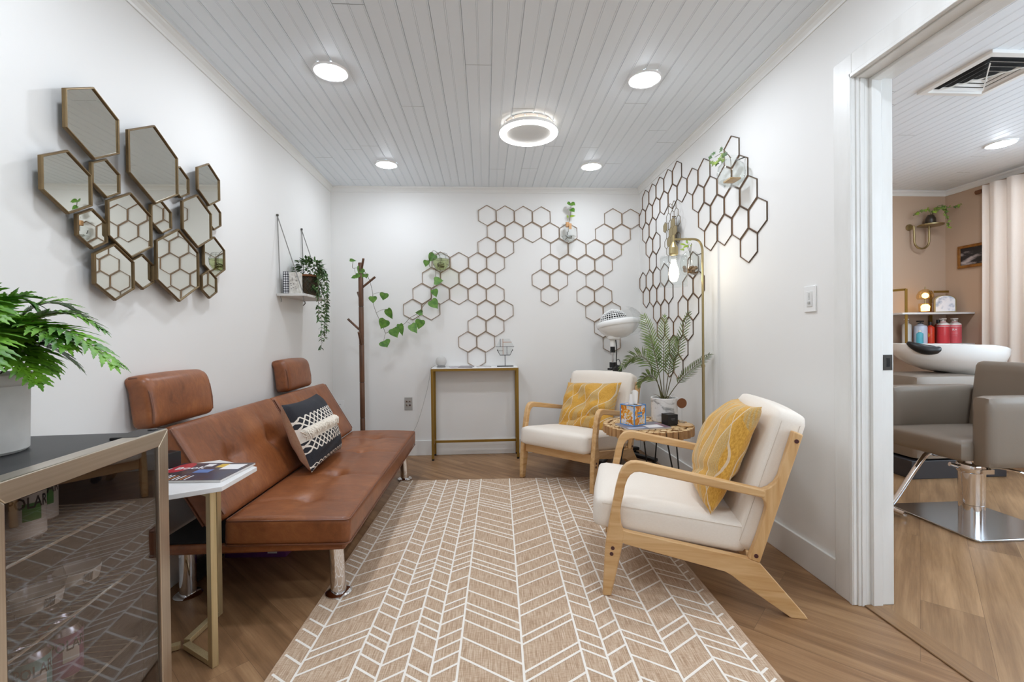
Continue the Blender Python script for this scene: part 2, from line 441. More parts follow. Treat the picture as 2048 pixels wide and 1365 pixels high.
def heart_leaf(mb, base, tip, wid, nrm, ix=0, cup=.12):
    base, tip = V(base), V(tip); d = tip-base; L = d.length; d.normalize(); n = V(nrm); n = (n-d*n.dot(d)).normalized(); a = d.cross(n)
    prof = [(0, .02), (-.06, .3), (.06, .46), (.25, .5), (.45, .43), (.65, .29), (.85, .1), (1, 0)]
    vs = []; fs = []
    for t, w in prof:
        for k in (-1, 0, 1):
            tt = max(t, 0) if k == 0 else t
            vs.append(base+d*tt*L+a*k*w*wid*L*1.9+n*(abs(k)*w*cup*L-.25*L*tt*tt*cup))
    for i in range(len(prof)-1):
        for k in (0, 1): fs.append((i*3+k, i*3+k+1, i*3+k+4, i*3+k+3))
    mb.add(vs, fs, ix)
def blade(mb, base, tip, w, nrm, ix=0, seg=3, droop=0, serr=0):
    """lance-shaped leaflet"""
    base, tip = V(base), V(tip); d = tip-base; L = d.length; d.normalize(); n = V(nrm); n = n-d*n.dot(d)
    if n.length < 1e-4: n = V((0, 0, 1))
    n.normalize(); a = d.cross(n); vs = []; fs = []
    for i in range(seg+1):
        t = i/seg; ww = w*(math.sin(PI*min(.12+.88*t, 1)) if serr == 0 else (1-t)**.8*(1 if i % 2 else .62)+.0)
        c = base+d*t*L+V((0, 0, -droop*t*t*L))
        vs += [c-a*ww/2+n*.12*ww, c, c+a*ww/2+n*.12*ww]
    for i in range(seg):
        for k in (0, 1): fs.append((i*3+k, i*3+k+1, i*3+k+4, i*3+k+3))
    mb.add(vs, fs, ix)
def frond(mb, path, n, L, w, ix=0, sx=1, serr=0, droop=.25, start=.25, lean=.6, stem=.002, seg=3, up=V((0, 0, 1))):
    """feather leaf: rachis with leaflets down both sides"""
    path = [V(p) for p in path]; mb.tube(path, [stem*(1-.7*i/(len(path)-1)) for i in range(len(path))], 5, sx)
    m = len(path)-1
    for i in range(n):
        t = start+(1-start)*i/(n-1) if n > 1 else 1
        x = t*m; k = min(int(x), m-1); p = path[k].lerp(path[k+1], x-k); tg = (path[k+1]-path[k]).normalized()
        side = tg.cross(up)
        if side.length < .2: side = tg.cross(V((0, 1, .2)))
        side.normalize(); nr = side.cross(tg)
        q = (t-start)/(1-start); ln = L*(.55+.9*q-1.25*q*q+.1)*random.uniform(.9, 1.1)
        for sg in (-1, 1):
            dr = (side*sg+tg*(lean+.5*q)+nr*.12).normalized()
            blade(mb, p, p+dr*ln, w, nr, ix, seg, droop, serr)
    blade(mb, path[-1], path[-1]+(path[-1]-path[-2]).normalized()*L*.3, w, V((0, 0, 1)), ix, seg, droop, serr)

def pillow(w, h, t, pinch=.07, nu=34, nv=28, fn=None, bk=.5):
    """cushion in its own xy-plane, front towards +z"""
    def side(sg):
        mb = MB(); mb.uv = []
        vs = []; fs = []
        for j in range(nv+1):
            for i in range(nu+1):
                u, v = 2*i/nu-1, 2*j/nv-1
                x = w/2*u*(1-pinch*(1-v*v)*(abs(u)**3)); y = h/2*v*(1-pinch*(1-u*u)*(abs(v)**3))
                z = sg*t*(1-bk if sg > 0 else bk)*((1-u*u)*(1-v*v))**.42
                p = V((x, y, z))
                if fn: p = fn(p, u, v, sg)
                vs.append(p); mb.uv.append(((u+1)/2, (v+1)/2))
        for j in range(nv):
            for i in range(nu):
                q = (j*(nu+1)+i, j*(nu+1)+i+1, (j+1)*(nu+1)+i+1, (j+1)*(nu+1)+i)
                fs.append(q if sg > 0 else q[::-1])
        mb.add(vs, fs); return mb
    return side(1), side(-1)
VINE_PTS = [(-0.497, 4.15, 1.717), (-0.447, 4.15, 1.693), (-0.446, 4.15, 1.622), (-0.456, 4.15, 1.575), (-0.463, 4.136, 1.502), (-0.486, 4.122, 1.43), (-0.535, 4.107, 1.374), (-0.577, 4.093, 1.319), (-0.613, 4.079, 1.28), (-0.665, 4.065, 1.248), (-0.705, 4.051, 1.202), (-0.76, 4.036, 1.164), (-0.811, 4.022, 1.145), (-0.861, 4.008, 1.118), (-0.876, 3.994, 1.156), (-0.905, 3.979, 1.228), (-0.931, 3.965, 1.291), (-0.952, 3.951, 1.373), (-0.951, 3.937, 1.446), (-0.965, 3.923, 1.534), (-0.983, 3.908, 1.592), (-1.007, 3.894, 1.634), (-1.029, 3.88, 1.654), (-1.065, 3.88, 1.661), (-1.101, 3.88, 1.661), (-1.096, 3.88, 1.712)]
LEAVES = [((-0.451, 4.13, 1.82), (-0.502, 4.13, 1.753), 0.5), ((-0.518, 4.13, 1.765), (-0.53, 4.13, 1.706), 0.5), ((-0.454, 4.13, 1.58), (-0.372, 4.13, 1.584), 0.5), ((-0.459, 4.13, 1.505), (-0.436, 4.13, 1.434), 0.45), ((-0.483, 4.13, 1.407), (-0.425, 4.13, 1.332), 0.5), ((-0.557, 4.09, 1.295), (-0.623, 4.09, 1.296), 0.4), ((-0.573, 4.085, 1.233), (-0.593, 4.085, 1.147), 0.5), ((-0.653, 4.054, 1.19), (-0.6, 4.054, 1.112), 0.45), ((-0.745, 4.018, 1.194), (-0.72, 4.018, 1.09), 0.28), ((-0.798, 3.997, 1.155), (-0.761, 3.997, 1.075), 0.55), ((-0.871, 3.968, 1.05), (-0.842, 3.968, 0.993), 0.8), ((-0.855, 3.974, 1.231), (-0.897, 3.974, 1.152), 0.55), ((-0.841, 3.979, 1.322), (-0.797, 3.979, 1.234), 0.35), ((-0.951, 3.933, 1.427), (-0.948, 3.933, 1.368), 0.6), ((-0.859, 3.971, 1.46), (-0.875, 3.971, 1.396), 0.6), ((-1.116, 3.861, 1.724), (-1.062, 3.861, 1.717), 0.25), ((-1.027, 3.9, 1.664), (-1.063, 3.9, 1.62), 0.7), ((-1.053, 3.889, 1.611), (-1.075, 3.889, 1.575), 0.5), ((-1.001, 3.911, 1.614), (-0.994, 3.911, 1.577), 0.6), ((-1.073, 3.881, 1.592), (-1.116, 3.881, 1.577), 0.35), ((-1.014, 3.906, 1.606), (-1.073, 3.906, 1.591), 0.3)]
# ------------------------------------------------------------------ room
XL, XR, YB, YF, H = -1.3816, 1.448, 4.2075, -.9, 2.44
X2, XW = 1.60, 4.48                      # salon side of the party wall, salon's far side wall
DY0, DY1, DH = .84, 1.72, 2.08           # doorway between the rooms
Y2F = -.2
struct(MB().box(XL-.1, XL, YF-.1, YB+.1, 0, H+.02).build('wall_left', M['white_wall'], smooth=False))
struct(MB().box(XL, XR, YB, YB+.1, 0, H+.02).build('wall_back', M['white_wall'], smooth=False))
struct(MB().box(XL, XR, YF-.1, YF, 0, H+.02).build('wall_front', M['white_wall'], smooth=False))
b = MB()
for x0, x1, ix in ((XR, 1.525, 0), (1.525, X2, 1)):
    b.box(x0, x1, DY1, YB+.1, 0, H+.02, ix); b.box(x0, x1, YF-.1, DY0, 0, H+.02, ix); b.box(x0, x1, DY0, DY1, DH, H+.02, ix)
struct(b.build('wall_right', [M['white_wall'], M['taupe_wall']], smooth=False))
struct(MB().box(X2, XW+.1, YB, YB+.1, 0, H+.02).build('wall_salon_back', M['taupe_wall'], smooth=False))
b = MB()                                 # salon side wall with a window opening beside the curtain, left clear for daylight
WY0, WY1, WZ0, WZ1 = .5, 2.75, .75, 2.1
b.box(XW, XW+.1, WY1, YB+.1, 0, H+.02).box(XW, XW+.1, Y2F-.1, WY0, 0, H+.02).box(XW, XW+.1, WY0, WY1, 0, WZ0).box(XW, XW+.1, WY0, WY1, WZ1, H+.02)
struct(b.build('wall_salon_right', M['taupe_wall'], smooth=False))
b = MB().box(X2, 2.0, Y2F-.1, Y2F, 0, H+.02).box(3.7, XW+.1, Y2F-.1, Y2F, 0, H+.02).box(2.0, 3.7, Y2F-.1, Y2F, 0, .7).box(2.0, 3.7, Y2F-.1, Y2F, 2.1, H+.02)
struct(b.build('wall_salon_front', M['taupe_wall'], smooth=False))
struct(MB().box(XL-.1, XR+.04, YF-.1, YB+.1, -.05, 0).build('floor', M['floor'], smooth=False))
struct(MB().box(XR+.04, XW+.1, YF-.1, YB+.1, -.05, 0).build('floor_salon', M['floor2'], smooth=False))

def beadboard(name, x0, x1, y0, y1, first):
    """tongue-and-groove boards: two bays to a board, a bead in each groove, butt joints"""
    b = MB(); bay = .0657; x = first; k = 0; r = random.Random(3)
    def strip(xa, xb, ya, yb):
        xm = (xa+xb)/2
        pr = [(xa, .005), (xa+.0016, .0022), (xa+.0026, 0)]
        if xb-xa > .1:
            pr += [(xm-.0046, 0), (xm-.0036, .0022), (xm-.0026, .0003), (xm+.0026, .0003), (xm+.0036, .0022), (xm+.0046, 0)]
        pr += [(xb-.0072, 0), (xb-.0062, .0022), (xb-.0052, .0003), (xb-.0009, .0003), (xb-.0002, .005)]
        n = len(pr); vs = [(p, ya, H+q) for p, q in pr]+[(p, yb, H+q) for p, q in pr]
        b.add(vs, [(i, n+i, n+i+1, i+1) for i in range(n-1)], 0)
    while x < x1:
        xa, xb = max(x, x0), min(x+2*bay, x1)
        if xb-xa > .02:
            y = y0-r.uniform(.2, 2.9)
            while y < y1:
                ya, yb = max(y, y0), min(y+3.05, y1)
                if yb-ya > .01: strip(xa, xb, ya+.0012, yb-.0012)
                y += 3.05
        x += 2*bay
    b.box(x0-.05, x1+.05, y0-.05, y1+.05, H+.007, H+.03, 1)
    return struct(b.build(name, [M['ceiling'], M['ceiling_gap']], smooth=False))
beadboard('ceiling', XL, XR, YF, YB, XL-.02)
beadboard('ceiling_salon', X2, XW, Y2F, YB, X2-.05)

def crown(name, p0, p1, inward):
    """small cove moulding along a wall top"""
    pr = [(0, -.046), (.006, -.046), (.009, -.036), (.018, -.022), (.03, -.012), (.032, -.004), (.038, -.004), (.038, 0), (0, 0)]
    p0, p1, w = V(p0), V(p1), V(inward); b = MB(); n = len(pr)
    vs = [p+w*a+V((0, 0, H+z)) for p in (p0, p1) for a, z in pr]
    b.add(vs, [tuple(range(n)), tuple(range(2*n-1, n-1, -1))]+[(i, n+i, n+(i+1) % n, (i+1) % n) for i in range(n)])
    return struct(b.build(name, M['white_trim'], smooth=False))
crown('trim_1', (XL, YF, 0), (XL, YB, 0), (1, 0, 0)); crown('trim_2', (XL, YB, 0), (XR, YB, 0), (0, -1, 0)); crown('trim_3', (XR, YF, 0), (XR, YB, 0), (-1, 0, 0))
crown('trim_4', (X2, YB, 0), (XW, YB, 0), (0, -1, 0)); crown('trim_5', (XW, Y2F, 0), (XW, YB, 0), (-1, 0, 0)); crown('trim_6', (X2, Y2F, 0), (X2, YB, 0), (1, 0, 0))
def baseb(name, x0, x1, y0, y1, m='white_trim'): return struct(MB().box(x0, x1, y0, y1, 0, .135).build(name, M[m], bevel=.003))
baseb('baseboard_left', XL, XL+.013, YF, YB); baseb('baseboard_back', XL+.013, XR-.013, YB-.013, YB)
baseb('baseboard_right', XR-.013, XR, 1.802, YB-.013); baseb('baseboard_front', XL+.013, XR, YF, YF+.013)
baseb('baseboard_salon', X2, XW, YB-.013, YB)

# doorway: casing, jamb with stop, strike plate, threshold
d = struct(thing('door_1', 'white painted doorway casing into the taupe salon', 'doorway', (XR, DY1, 0)))
del d['category']
L = lambda x, y: (x-XR, y-DY1)
b = MB()
b.box(-.016, 0, -.012, .082, 0, DH+.082).box(-.016, 0, DY0-DY1-.082, DY0-DY1+.012, 0, DH+.082).box(-.016, 0, DY0-DY1+.012, -.012, DH-.012, DH+.082)
b.box(-.021, -.016, -.012, .004, 0, DH+.004).box(-.021, -.016, DY0-DY1+.004, -.004, DH-.012, DH+.004)
b.build('casing', M['worn_trim'], d, bevel=.003)
b = MB(); w = X2-XR-.006
for y0, y1 in ((-.018, 0), (DY0-DY1, DY0-DY1+.018)): b.box(0, w, y0, y1, 0, DH)
b.box(0, w, DY0-DY1+.018, -.018, DH-.018, DH)
b.build('jamb', M['worn_trim'], d, bevel=.002)
b = MB()
b.box(.05, .09, -.031, -.018, 0, DH-.018).box(.05, .09, DY0-DY1+.018, DY0-DY1+.031, 0, DH-.018).box(.05, .09, DY0-DY1+.031, -.031, DH-.031, DH-.018)
b.box(.012, .03, -.022, -.018, 0, DH-.018)
b.build('door_stop', M['worn_trim'], d, bevel=.003)
b = MB(); b.box(w-.042, w-.006, -.0205, -.018, .925, .985).box(w-.03, w-.016, -.021, -.019, .938, .972, 1)
b.build('strike_plate', [mat('dark_strike_plate', '#3a3632', .45, .8), M['duct']], d)
b = MB(); b.box(XR+.02-XR, XR+.1-XR, DY0-DY1+.018, -.018, 0, .006)
b.build('threshold', M['thresh'], d, bevel=.003)

# salon windows for daylight, both unseen: front one added, side one clear of the curtain
wf = struct(thing('window_2', 'added unseen salon front window', 'window', (2.85, Y2F, 1.4))); del wf['category']; del wf['label']
b = MB()
for x in (-.82, 0, .82): b.box(x-.03, x+.03, -.06, -.02, -.7, .7)
for z in (-.67, .67): b.box(-.85, .85, -.06, -.02, z-.03, z+.03)
b.build('window_frame', M['white_trim'], wf)
MB().box(-.85, .85, -.042, -.038, -.7, .7).build('pane', M['clear'], wf)
wf = struct(thing('window_1', 'salon window', 'window', (XW, 2.2, 1.4))); del wf['category']; del wf['label']
b = MB()
for y in (WY0-2.2, (WY0+WY1)/2-2.2, WY1-2.2): b.box(.02, .06, y-.03, y+.03, WZ0-1.4, WZ1-1.4)
for z in (WZ0-1.4, WZ1-1.4): b.box(.02, .06, WY0-2.2, WY1-2.2, z-.03, z+.03)
b.build('window_frame', M['white_trim'], wf)
MB().box(.038, .042, WY0-2.2, WY1-2.2, WZ0-1.4, WZ1-1.4).build('pane', M['clear'], wf)

# ------------------------------------------------------------------ ceiling lights
LIGHT_ON = M['lamp_on']; M['lamp_dim'] = mat('led_diffuser_dimmer', '#ecf4ff', .4, emit=1)
def downlight(x, y, label, group, led=None):
    t = thing('recessed_light', label, 'ceiling light', (x, y, H), 0, group)
    MB().lathe([(.068, -.004), (.072, -.009), (.083, -.009), (.088, -.002), (.088, 0)], 40).build('trim_ring', M['white_gloss'], t)
    MB().lathe([(.0001, -.02), (.03, -.019), (.052, -.0155), (.069, -.007)], 40).build('diffuser', led or LIGHT_ON, t)
    return t
gl = 'round recessed ceiling lights'
pos = {'front left': (-.775, 2.395), 'front right': (.86, 2.40), 'back left': (-.762, 3.648), 'back right': (.862, 3.642)}
downlight(*pos['front left'], 'lit round recessed ceiling light above the hexagon mirror cluster, nearer the camera', gl)
downlight(*pos['front right'], 'lit round recessed ceiling light on the right, above the near armchair', gl)
downlight(*pos['back left'], 'small-looking lit recessed ceiling light near the back wall above the coat rack', gl, M['lamp_dim'])
downlight(*pos['back right'], 'small-looking lit recessed ceiling light near the back wall above the hair dryer corner', gl, M['lamp_dim'])
for x in (-.77, .86):  # extra unseen fittings, added to fill the room with light
    for y in (1.15, -.1):
        downlight(x, y, 'unseen recessed ceiling light added for fill, overhead and behind the camera', 'added fill lights behind the camera')
downlight(3.75, 3.12, 'lit recessed ceiling light in the salon beyond the doorway', 'salon ceiling lights')
for x, y in ((2.3, 3.1), (3.0, 1.4)): downlight(x, y, 'lit recessed ceiling light in the salon, out of view', 'salon lights out of view')
t = thing('ring_ceiling_light', 'round flush ceiling fan-light with a glowing white ring and grey centre', 'ceiling light', (.29, 2.94, H))
MB().lathe([(.15, 0), (.16, -.006), (.165, -.035), (.178, -.04)], 48).build('housing', mat('pale_housing', '#e6dccf', .4), t)
MB().lathe([(.178, -.034), (.187, -.046), (.188, -.06)], 64).build('ring_side', mat('ring_side', '#f2f0ec', .3), t)
MB().lathe([(.188, -.06), (.186, -.065), (.17, -.071), (.15, -.071), (.145, -.064)], 64).build('light_ring', mat('ring_diffuser', '#fdfdff', .4, emit=14), t)
MB().lathe([(.146, -.063), (.1, -.058), (.05, -.054), (.0001, -.052)], 48).build('centre_plate', mat('grey_centre_plate', '#b9b8b4', .5), t)
for i in range(14):
    a = 2*PI*i/14; b = MB(); b.ball((.168*math.cos(a), .168*math.sin(a), -.02), .006, 8); b.build('clip', M['white_gloss'], t)

# ------------------------------------------------------------------ rug
rg = thing('area_rug', 'tan flat-weave area rug with ivory chevron lines on the wood floor', 'rug', (-.645, 3.451, 0), rad(-1.63))
RW, RL = 1.607, 2.62
cols = [0, .087, .263, .348, .433, .515, .60, .811, 1.01, 1.091, 1.17, 1.30, 1.435, 1.552, RW]
b = MB(); b.box(0, RW, -RL, 0, .0005, .006)
b2 = MB(); r = random.Random(11); zt = .007
def seg(p, q, w, dz=0):
    p, q = V((p[0], p[1], zt+dz)), V((q[0], q[1], zt+dz)); dd = (q-p).normalized(); a = V((-dd.y, dd.x, 0))*w/2
    b2.add([p-a, q-a, q+a, p+a], [(0, 1, 2, 3)])
for c in cols[1:-1]: seg((c, -.002), (c, -RL+.002), .0078)
for k in range(len(cols)-1):
    a, c = cols[k], cols[k+1]; sg = -1 if k % 2 == 0 else 1
    if k == 0: a += .012
    if k == len(cols)-2: c -= .02
    y = -r.uniform(.0, .05)-(.0 if sg < 0 else (c-a)*.69)
    while y > -RL-.1:
        ya, yb = y, y+sg*(c-a)*.69
        # clip against the short ends
        P, Q = V((a, ya)), V((c, yb))
        if max(ya, yb) > -.004 and min(ya, yb) < -.004:
            t_ = (-.004-ya)/(yb-ya); X = P.lerp(Q, t_)
            if ya > yb: P = X
            else: Q = X
        if P.y <= 0 and Q.y <= 0 and P.y > -RL and Q.y > -RL: seg(P, Q, .0084, -.0002 if k % 2 else -.0004)
        y -= r.choice([.042, .042, .09, .1, .12, .13, .07]) if c-a > .12 else r.choice([.045, .06, .078, .09])
ro = b.build('weave', M['rug'], rg, bevel=.002)
b2.build('chevron_lines', M['rugline'], rg, smooth=False)

# ------------------------------------------------------------------ hexagon frames on two walls
def hex_mesh(d=.009, t=.0042):
    b = MB(); Ro = .083/math.cos(PI/6); Ri = (.083-t)/math.cos(PI/6);
    o = hexpts(Ro); i = hexpts(Ri); vs = []
    for z in (0, d): vs += [(x, y, z) for x, y in o]+[(x, y, z) for x, y in i]
    for k in range(6):
        n = (k+1) % 6
        b.f.append((12+k, 12+n, 18+n, 18+k)); b.m.append(0)         # front
        b.f.append((k, n, 12+n, 12+k)); b.m.append(0)               # outside
        b.f.append((6+n, 6+k, 18+k, 18+n)); b.m.append(1)           # inside
        b.f.append((n, k, 6+k, 6+n)); b.m.append(0)
    b.v = vs; return b
hb = hex_mesh().build('hanging_hexagon', [M['hexdark'], M['hextan']], smooth=False)
hr = hex_mesh(.006, .0034).build('hanging_hexagon', [M['hexbrown'], mat('hex_brown_lit_inside', '#7d5f42', .6)], smooth=False)  # same brown wood throughout; light on the inner edges is put into the colour
back_rows = {1: [0, 1, 2, 3, 7, 8], 2: [0, 1, 2, 3, 4, 6, 7], 3: [0, 1, 4, 5, 6, 7], 4: [-3, -2, -1, 0, 3, 4, 5, 6], 5: [-3, -2, -1, 0, 3, 4, 6],
             6: [-4, -3, -2, -1, 0, 3, 5, 6], 7: [-4, -3, 0, 1, 6, 7], 8: [-1, 0, 6], 9: [-1, 0, 7], 10: [-1]}
p, rp, th = .1673, .1449, .02
first = True
for rr, ks in back_rows.items():
    for j, k in enumerate(ks):
        dx, dz = (k+(.5 if rr % 2 == 0 else 0))*p, -rp*(rr-1)
        x, z = .025+dx+th*dz, 2.189+dz-th*dx
        o = hb if first else hb.copy()
        if not first: COL.objects.link(o)
        first = False
        o.matrix_world = Matrix.Translation((x, YB-.0005, z)) @ Matrix.Rotation(th*-1, 4, 'Y') @ Matrix.Rotation(PI/2, 4, 'X')
        lb = f'thin tan hexagon frame on the back wall, {ORD[rr]} row down, {ORD[j+1]} from the left'
        if (rr, k) == (2, 4): lb = 'thin tan hexagon frame on the back wall behind the faceted clear vase'
        if (rr, k) == (4, -3): lb = 'thin tan hexagon frame on the back wall behind the pothos terrarium'
        if (rr, k) == (10, -1): lb = 'lowest tan hexagon frame on the back wall, just above the console table'
        tag(o, lb, 'wall hexagon', 'hexagon frames on the back wall')
right_rows = {0: [1, 2, 3, 4, 5], 1: [.5, 1.5, 2.5, 3.5, 4.5, 5.5, 6.5, 7.5, 9.5], 2: [1, 2, 7, 8, 9, 10], 3: [1.5, 2.5, 7.5, 8.5, 9.5, 10.5], 4: [2, 8, 9, 10, 11],
              5: [.5, 1.5, 2.5, 3.5, 6.5, 10.5], 6: [1, 2, 3, 4, 6, 7], 7: [2.5, 3.5, 5.5, 6.5], 8: [3, 4, 5, 6], 9: [4.5, 5.5], 10: [4, 5]}
first = True
for rr, ds in right_rows.items():
    for j, dd in enumerate(ds):
        o = hr if first else hr.copy()
        if not first: COL.objects.link(o)
        first = False
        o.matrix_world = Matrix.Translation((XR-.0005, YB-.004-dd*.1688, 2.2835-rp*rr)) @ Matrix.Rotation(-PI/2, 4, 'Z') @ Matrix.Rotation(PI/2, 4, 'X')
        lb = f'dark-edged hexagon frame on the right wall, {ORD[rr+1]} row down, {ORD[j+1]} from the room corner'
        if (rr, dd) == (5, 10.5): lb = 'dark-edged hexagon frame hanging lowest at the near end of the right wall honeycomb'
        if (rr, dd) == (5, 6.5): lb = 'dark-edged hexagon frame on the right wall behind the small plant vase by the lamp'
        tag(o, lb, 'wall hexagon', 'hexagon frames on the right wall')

# ------------------------------------------------------------------ hexagon mirror cluster, left wall
mc = thing('mirror_cluster', 'bronze-framed cluster of sixteen hexagon mirrors on the left wall', 'mirror', (XL, 1.95, 1.55))
big, mid, sml, xs = .277, .2165, .18, .1235
panels = [(1.655, 1.82, mid, .05), (1.559, 1.586, sml, .045), (1.936, 1.784, big, .056), (1.721, 1.654, xs, .036), (1.818, 1.51, mid, .047), (1.655, 1.458, xs, .04),
          (1.739, 1.321, sml, .047), (1.888, 1.344, xs, .036), (2.008, 1.591, xs, .03), (2.082, 1.40, big, .05), (2.217, 1.627, mid, .05), (2.133, 1.78, xs, .028),
          (2.31, 1.828, sml, .05), (2.381, 1.693, xs, .03), (2.372, 1.486, sml, .036), (2.315, 1.345, xs, .042)]
for y, z, w, xo in panels:
    b = MB(); Ro = w/2/math.cos(PI/6)
    prof = [(0, -.013), (0, -.003), (.002, 0), (.005, 0), (.0065, -.002), (.0065, -.013)]
    n = len(prof); vs = []
    for k in range(6):
        a = PI/2+k*PI/3
        for ins, h in prof:
            R = Ro-ins/math.cos(PI/6); vs.append((xo+h, y-1.95+R*math.cos(a), z-1.55+R*math.sin(a)))
    fs = [(k*n+i, ((k+1) % 6)*n+i, ((k+1) % 6)*n+(i+1) % n, k*n+(i+1) % n) for k in range(6) for i in range(n)]
    b.add(vs, fs); f_ = b.build('mirror_frame', M['bronze'], mc, smooth=False)
    # short stand-offs to the wall keep each panel at its own depth
    bb = MB(); R2 = Ro-.006
    pts = [(xo-.006, y-1.95+R2*math.cos(PI/2+k*PI/3), z-1.55+R2*math.sin(PI/2+k*PI/3)) for k in range(6)]
    back = [(xo-.012, q[1], q[2]) for q in pts]
    bb.add(pts+back, [(0, 1, 2, 3, 4, 5), (11, 10, 9, 8, 7, 6)]+[(k, 6+k, 6+(k+1) % 6, (k+1) % 6) for k in range(6)])
    bb.cyl((.001, y-1.95, z-1.55), (xo-.012, y-1.95, z-1.55), .02, 12)
    bb.build('mirror_glass', M['mirror'], f_, smooth=False)

# ------------------------------------------------------------------ armchairs
CW = .65
def armchair(loc, rz, label, feet):
    t = thing('armchair', label, 'armchair', loc, rz, 'light wood lounge chairs')
    arm = [(-.012, 0), (0, .21), (.02, .33), (.044, .452), (.058, .506), (.07, .533), (.088, .552), (.105, .561), (.126, .563), (.15, .561), (.602, .477), (.60, .446),
           (.14, .522), (.119, .519), (.104, .508), (.092, .49), (.082, .462), (.076, .426), (.066, .385), (.062, .35), (.066, .30), (.078, .27), (.072, .23), (.055, .15), (.023, 0)]
    post = [(.697, .705), (.731, .693), (.663, .471), (.62, .33), (.579, .195), (.540, .209), (.572, .30), (.597, .385), (.602, .41), (.599, .43), (.588, .448), (.59, .479), (.612, .488), (.633, .507), (.648, .535), (.672, .62)]
    rail = [(.06, .284), (.10, .274), (.540, .209), (.579, .196), (.592, .18), (.742, .004), (.742, 0), (.686, 0), (.60, .056), (.502, .122), (.482, .138), (.455, .152), (.08, .225), (.055, .235)]
    for y0, fz in ((0, feet[0]), (CW-.034, feet[1])):
        arm[0] = (-.012, fz); arm[-1] = (.023, fz)
        fn = lambda a, c, k: (a, k, c)
        f = MB().prism(arm, y0, y0+.034, fn).build('armrest', M['birch'], t, bevel=.006, bseg=3)
        MB().prism(post, y0+.001, y0+.033, fn).build('back_post', M['birchz'], t, bevel=.005, bseg=3)
        MB().prism(rail, y0+.002, y0+.032, fn).build('rear_leg', M['birch'], t, bevel=.005, bseg=3)
        ys = (y0-.0012, y0+.002) if y0 == 0 else (y0+.032, y0+.0352)
        for s_, z_ in ((.031, .206), (.026, .182), (.707, .668), (.566, .224)):
            MB().cyl((s_, ys[0], z_), (s_, ys[1], z_), .0078, 14).build('screw_cap', M['maroon'], t)
    birchy = M['birchy']
    MB().box(.028, .052, .034, CW-.034, .195, .262).build('front_rail', birchy, t, bevel=.004)
    MB().box(.54, .562, .034, CW-.034, .165, .225).build('back_rail', birchy, t, bevel=.004)
    # seat: slightly domed cushion on a slope
    T = Matrix.Translation((.252, CW/2, .302)) @ Matrix.Rotation(rad(6.4), 4, 'Y')
    hx, hy, hz = .30, CW/2-.037, .066
    def dome(p, q):
        if q[2] > 0: p.z += .016*(1-q[0]**2)*(1-q[1]**2)
        if q[0] < 0: p.x -= .01*(1-q[1]**2)*(1-abs(q[2]))
        return p
    c = MB().rbox(hx, hy, hz, .03, (16, 16, 8), dome, 0, T).build('seat_cushion', M['cream'], t, sharp=60)
    sm = MB()
    for sy in (-1, 1):
        for zz in (hz-.022,):
            pts = [T @ V((x, sy*(hy+.0003), zz)) for x in [-hx+.03+(2*hx-.06)*i/10 for i in range(11)]]
            sm.tube(pts, .0008, 5)
    sm.build('seam', M['cream_seam'], c)
    a = math.atan2(.157, .491)
    T2 = Matrix.Translation((.627, CW/2, .49)) @ Matrix.Rotation(a, 4, 'Y')
    def dome2(p, q):
        if q[0] < 0: p.x -= .014*(1-q[2]**2)*(1-q[1]**2)
        if q[2] > 0: p.z += .012*(1-q[1]**2)
        return p
    c2 = MB().rbox(.06, CW/2-.037, .288, .034, (8, 16, 16), dome2, 0, T2).build('back_cushion', M['cream'], t, sharp=60)
    sm = MB()
    for sy in (-1, 1):
        for xx in (-.036, .03):
            sm.tube([T2 @ V((xx, sy*(CW/2-.0366), z)) for z in [-.25+.5*i/10 for i in range(11)]], .0008, 5)
    sm.build('seam', M['cream_seam'], c2)
    return t
M['birchy'] = wood_mat('light_rubberwood_rail', '#d9b483', '#c1935c', 'Y')
near = armchair((.477, 1.836, 0), rad(-15.9), 'nearer cream armchair with light wood frame, beside the doorway, facing the sofa', (.0072, .0072))
ra = math.atan2(.717, .697)
far = armchair((.705+.717*.018, 3.043-.697*.018, 0), ra, 'farther cream armchair with light wood frame, in the back corner under the hair dryer', (.0072, 0))

def place_pillow(name, label, cat, w, h, t, mats, T, fn=None, group=None, bk=.5):
    th_ = thing(name, label, cat, T.translation, 0, group)
    R = T.copy(); R.translation = (0, 0, 0)
    f, bk_ = pillow(w, h, t, fn=fn, bk=bk)
    for part, mb, m in (('front_panel', f, mats[0]), ('back_panel', bk_, mats[1])):
        mb.v = [tuple(R @ V(q)) for q in mb.v]; mb.build(part, m, th_, sharp=80)
    return th_, R
def wrinkle(seed, amp):
    def fn(p, u, v, sg):
        from mathutils import noise as nz
        e = (1-u*u)*(1-v*v)
        p.z += sg*amp*e**.5*nz.noise(V((u*2.2+seed, v*2.8, sg*.5)))
        p.z -= sg*amp*.8*e**.5*math.exp(-((v+.55-.25*u)/.07)**2)
        return p
    return fn
def chair_dir(rz): return V((math.cos(rz), math.sin(rz), 0)), V((-math.sin(rz), math.cos(rz), 0))
